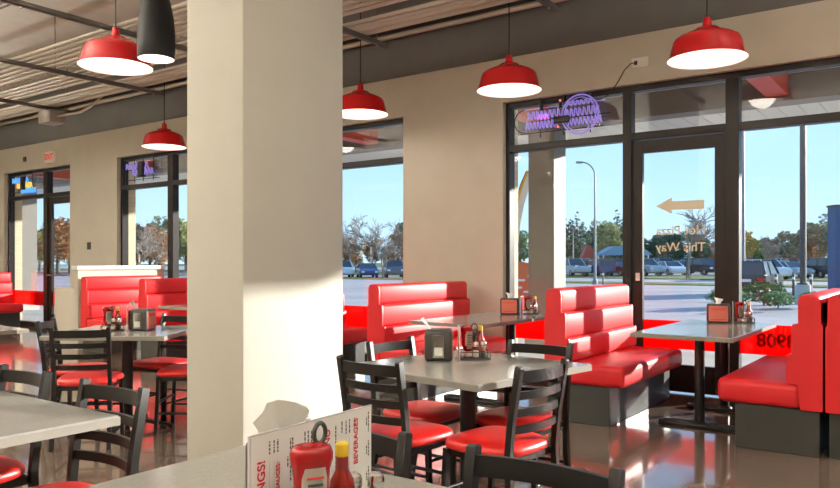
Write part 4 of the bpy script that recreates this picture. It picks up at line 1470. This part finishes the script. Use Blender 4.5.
# feather banner: curved white blade with coloured edge
x_, y_ = place(px(509), 15.5)
fb = thing('feather_banner', 'white feather banner curving up beside the brick edge', 'banner', (x_, y_, gz(y_) - 0.02), R(35.8))
inner = [(0.05, 1.9), (0.07, 2.3), (0.14, 2.7), (0.25, 3.1), (0.38, 3.4)]
outer = [(0.20, 1.9), (0.24, 2.3), (0.32, 2.7), (0.44, 3.1), (0.56, 3.4)]
bm = bmesh.new()
prism_y(bm, inner + outer[::-1], -0.004, 0.004)
to_obj('flag', bm, M_PAPER, fb)
bm = bmesh.new()
tube(bm, [(0.03, 0, 0.05), (0.03, 0, 1.5)] + [(a - 0.012, 0, z) for a, z in inner], 0.012, 8)
to_obj('pole', bm, M_CANRED, fb, smooth=60)
bm = bmesh.new()
prism_y(bm, [(a + 0.0, z) for a, z in inner] + [(a + 0.045, z) for a, z in inner[::-1]], -0.006, 0.006)
to_obj('edge_stripe', bm, M_YELLOW, fb)
bm = bmesh.new()
lathe(bm, [(0, 0), (0.2, 0), (0.2, 0.05), (0.04, 0.07), (0, 0.07)], 16, (0.03, 0, 0))
to_obj('weight_base', bm, M_CAST, fb)

# ------------------------------------------------------------------ vegetation
def leaf_mesh(name, blobs, n, size, seed, flat=0.0):
    rn = random.Random(seed)
    vs, fs = [], []
    wts = [b[3] * b[4] * b[5] for b in blobs]
    for _ in range(n):
        cx, cy, cz, a, b, c = rn.choices(blobs, wts)[0]
        while True:
            p = Vector((rn.uniform(-1, 1), rn.uniform(-1, 1), rn.uniform(-1, 1)))
            if 0.25 < p.length < 1:
                break
        p = p.normalized() * (0.55 + 0.45 * rn.random()) if rn.random() < 0.75 else p
        q = Vector((cx + p.x * a, cy + p.y * b, cz + p.z * c))
        u = Vector((rn.gauss(0, 1), rn.gauss(0, 1), rn.gauss(0, 1))).normalized()
        v = u.orthogonal().normalized()
        s = size * rn.uniform(0.6, 1.4)
        i = len(vs)
        vs += [q - u * s, q + v * s * 0.55, q + u * s, q - v * s * 0.55]
        fs.append((i, i + 1, i + 2, i + 3))
    me = bpy.data.meshes.new(name)
    me.from_pydata([tuple(v) for v in vs], [], fs)
    me.materials.append(M_GRASS)
    return me
def trunk_mesh(h, r):
    bm = bmesh.new()
    tube(bm, [(0, 0, -0.1), (0.04, 0, h * 0.5), (0, 0.03, h)], r, 8, radii=[r, r * 0.8, r * 0.4])
    me = bpy.data.meshes.new('trunk')
    bm.to_mesh(me)
    bm.free()
    me.materials.append(M_BARK)
    return me
def round_blobs(seed, w, h, n):
    rn = random.Random(seed)
    bl = [(0, 0, h * 0.55, w * 0.6, w * 0.6, h * 0.38)]
    for _ in range(n):
        a = rn.uniform(0, 2 * PI)
        rr = rn.uniform(0.3, 0.75) * w
        s = rn.uniform(0.28, 0.45) * w
        bl.append((rr * math.cos(a), rr * math.sin(a), h * rn.uniform(0.3, 0.9), s, s, s * 0.8))
    return bl
LEAF = {
    'evergreen': [leaf_mesh('crown', [(0, 0, 0.6 + k * 1.05, 2.1 * (1 - k / 9) + 0.15, 2.1 * (1 - k / 9) + 0.15, 0.75) for k in range(9)], 1700, 0.24, s) for s in (1, 2)],
    'round': [leaf_mesh('crown', round_blobs(s, 3.2, 8.0, 9), 2400, 0.26, s) for s in (3, 4, 5)],
    'bush': [leaf_mesh('crown', [(0, 0, 0.45, 0.7, 0.7, 0.42), (0.5, 0.1, 0.35, 0.45, 0.4, 0.32), (-0.45, 0, 0.35, 0.45, 0.4, 0.3)], 900, 0.07, 8)],
}
TR = {'evergreen': trunk_mesh(8.5, 0.2), 'round': trunk_mesh(5.0, 0.28), 'bush': trunk_mesh(0.5, 0.03)}
def leafm(n, c, c2):
    m = mat('leaf_' + n, c, 0.8, col2=c2, nscale=0.8)
    return m
LM = {'dark': leafm('dark', (0.05, 0.1, 0.056), (0.1, 0.18, 0.08)), 'olive': leafm('olive', (0.204, 0.238, 0.068), (0.374, 0.374, 0.119)),
      'green': leafm('green', (0.102, 0.187, 0.051), (0.204, 0.323, 0.085)), 'rust': leafm('rust', (0.352, 0.16, 0.064), (0.544, 0.304, 0.128)), 'gold': leafm('gold', (0.51, 0.33, 0.075), (0.63, 0.45, 0.135)), 'brown': leafm('brown', (0.252, 0.198, 0.126), (0.396, 0.306, 0.18))}
def tree(kind, colr, p, d, h, label, group=None, wide=1.0):
    x, y = place(px(p), d)
    rn_ = random.Random(int(p * 13 + d))
    t = thing({'evergreen': 'evergreen_tree', 'round': 'leafy_tree', 'bush': 'shrub'}[kind], label, 'shrub' if kind == 'bush' else 'tree', (x, y, gz(y)), rn_.uniform(0, 6), group)
    base = {'evergreen': 9.6, 'round': 8.6, 'bush': 0.95}[kind]
    s = h / base
    t.scale = (s * wide, s * wide, s)
    shared('trunk', TR[kind], t)
    shared('crown', rn_.choice(LEAF[kind]), t, m=LM[colr])
    return t
for i_, (p, h) in enumerate(((562, 9.5), (571, 8.5), (577, 10.0), (583, 9.0), (595, 8.0), (617, 9.8), (625, 9.6), (632, 9.3))):
    tree('evergreen', 'dark', p, 116 + (i_ % 4) * 8, h, 'dark evergreen tree in the row beyond the street lamp', 'dark evergreens beyond the street lamp', 1.25)
tree('round', 'olive', 607, 108, 8.2, 'olive green leafy tree right beside the street lamp', None, 0.95)
tree('round', 'dark', 600, 150, 9.0, 'dark green leafy tree behind the olive tree', None)
for i_, (p, h, c) in enumerate(((520, 6.5, 'green'), (508, 7.0, 'brown'), (650, 6.0, 'dark'), (662, 7.0, 'brown'), (676, 6.2, 'dark'), (700, 6.6, 'dark'), (716, 5.6, 'rust'), (728, 6.0, 'brown'), (744, 6.6, 'gold'), (756, 5.2, 'green'), (770, 6.0, 'brown'), (782, 5.0, 'dark'), (796, 6.4, 'brown'), (808, 6.2, 'rust'), (820, 8.8, 'brown'), (834, 9.4, 'olive'), (846, 9.6, 'brown'), (858, 8, 'olive'))):
    nm = {'green': 'fresh green', 'brown': 'brownish', 'dark': 'dark green', 'rust': 'rust coloured', 'gold': 'golden', 'olive': 'olive'}[c]
    tree('round', c, p, 112 + (i_ % 4) * 9, h, '%s leafy tree in the tree line behind the parked cars' % nm, '%s trees behind the parked cars' % nm, 1.05)
for i_, (p, h, c) in enumerate(((345, 5.0, 'rust'), (356, 4.4, 'brown'), (372, 5.2, 'rust'), (386, 4.2, 'brown'), (398, 5.6, 'rust'), (127, 7.5, 'brown'), (138, 8.0, 'rust'), (150, 7.5, 'brown'), (160, 6.5, 'rust'), (174, 9.0, 'olive'), (186, 8.4, 'gold'), (40, 7.5, 'olive'), (58, 8.2, 'rust'), (70, 7.8, 'olive'), (28, 7.0, 'brown'))):
    nm = {'green': 'fresh green', 'brown': 'brownish', 'rust': 'rust coloured', 'gold': 'golden', 'olive': 'olive'}[c]
    tree('round', c, p, 94 + (i_ % 4) * 8, h, '%s leafy tree seen through the windows beyond the pillar' % nm, '%s trees beyond the pillar windows' % nm)
for i_, p in enumerate((218, 232, 249, 268, 287, 306, 325, 412, 428, 445, 462, 479, 885, 910, 935)):
    tree('round', ('brown', 'olive', 'rust', 'dark')[i_ % 4], p, 104 + (i_ % 3) * 9, 5.8 + (i_ * 7 % 5) * 0.6, '%s leafy tree in the tree line hidden behind the wall piers' % ('brownish', 'olive', 'rust coloured', 'dark green')[i_ % 4], 'trees behind the wall piers')
for p, d, h in ((764, 27.9, 0.9), (728, 27.0, 0.7), (812, 27.6, 0.5), (778, 25.7, 0.6)):
    o = tree('bush', 'green', p, d, h, 'low green shrub on the planted island in the parking lot', 'shrubs on the planted island', 1.3)
    o.location.z = -0.28

def bare_mesh(seed, h, levels=5, spread=0.55):
    rn = random.Random(seed)
    vs, fs = [], []
    def seg(p, q, r0, r1):
        d = (q - p).normalized()
        u, w = frame_of(d)
        i = len(vs)
        for c, r in ((p, r0), (q, r1)):
            for k in range(3):
                a = 2 * PI * k / 3
                vs.append(tuple(c + (u * math.cos(a) + w * math.sin(a)) * r))
        for k in range(3):
            fs.append((i + k, i + (k + 1) % 3, i + 3 + (k + 1) % 3, i + 3 + k))
    def grow(p, d, l, r, lev):
        n = 3
        for s in range(n):
            q = p + d * (l / n)
            r2 = r * 0.86
            seg(p, q, r, r2)
            d = (d + Vector((rn.gauss(0, 0.10), rn.gauss(0, 0.10), 0.04))).normalized()
            p, r = q, r2
            if lev > 0 and (s > 0 or lev < levels):
                for _ in range(1 if lev > 3 else 2):
                    a = rn.uniform(0, 2 * PI)
                    side = frame_of(d)
                    dd = (d * 0.75 + (side[0] * math.cos(a) + side[1] * math.sin(a)) * spread * rn.uniform(0.7, 1.4)).normalized()
                    dd.z = abs(dd.z) * 0.8 + 0.1
                    grow(p, dd.normalized(), l * rn.uniform(0.58, 0.78), max(r * 0.62, 0.026), lev - 1)
    grow(Vector((0, 0, -0.1)), Vector((0, 0, 1)), h * 0.36, h * 0.024, levels)
    me = bpy.data.meshes.new('branches')
    me.from_pydata(vs, [], fs)
    me.materials.append(M_TWIG)
    return me
BARE = [bare_mesh(s, 9.0, 4, 0.62) for s in (11, 12)]
print('bare tris', [len(m.polygons) * 2 for m in BARE])
def bare(p, d, h, label, group=None):
    x, y = place(px(p), d)
    t = thing('bare_tree', label, 'tree', (x, y, gz(y)), p, group)
    t.scale = (h / 9.0,) * 3
    shared('trunk', trunk_mesh(2.2, 0.18), t)
    shared('branches', BARE[int(p) % 2], t)
    return t
bare(688, 66, 8.8, 'large bare tree seen through the door glass behind the gold arrow')
bare(765, 90, 5.4, 'bare young tree between the lamp pole and the dark pole')
bare(372, 84, 9.2, 'tallest bare tree in the middle of the narrow window')
bare(349, 88, 7.8, 'bare tree beside the cream pillar in the narrow window')
bare(395, 90, 7.8, 'bare tree at the right edge of the narrow window')
bare(383, 70, 5.2, 'small pale bare tree in front of the tall bare trees in the narrow window')
bare(516, 85, 6.6, 'bare tree seen between the brick edge and the canopy column')
bare(140, 60, 6.5, 'bare tree left of the mullion in the far brick-edged window')
bare(155, 66, 6.2, 'bare tree at the mullion of the far brick-edged window')
bare(720, 85, 6.8, 'bare tree partly behind the door frame')
# drop the templates that were never linked to a thing
for o in list(bpy.data.objects):
    if o.parent is None and o.name not in SC.objects:
        bpy.data.objects.remove(o)
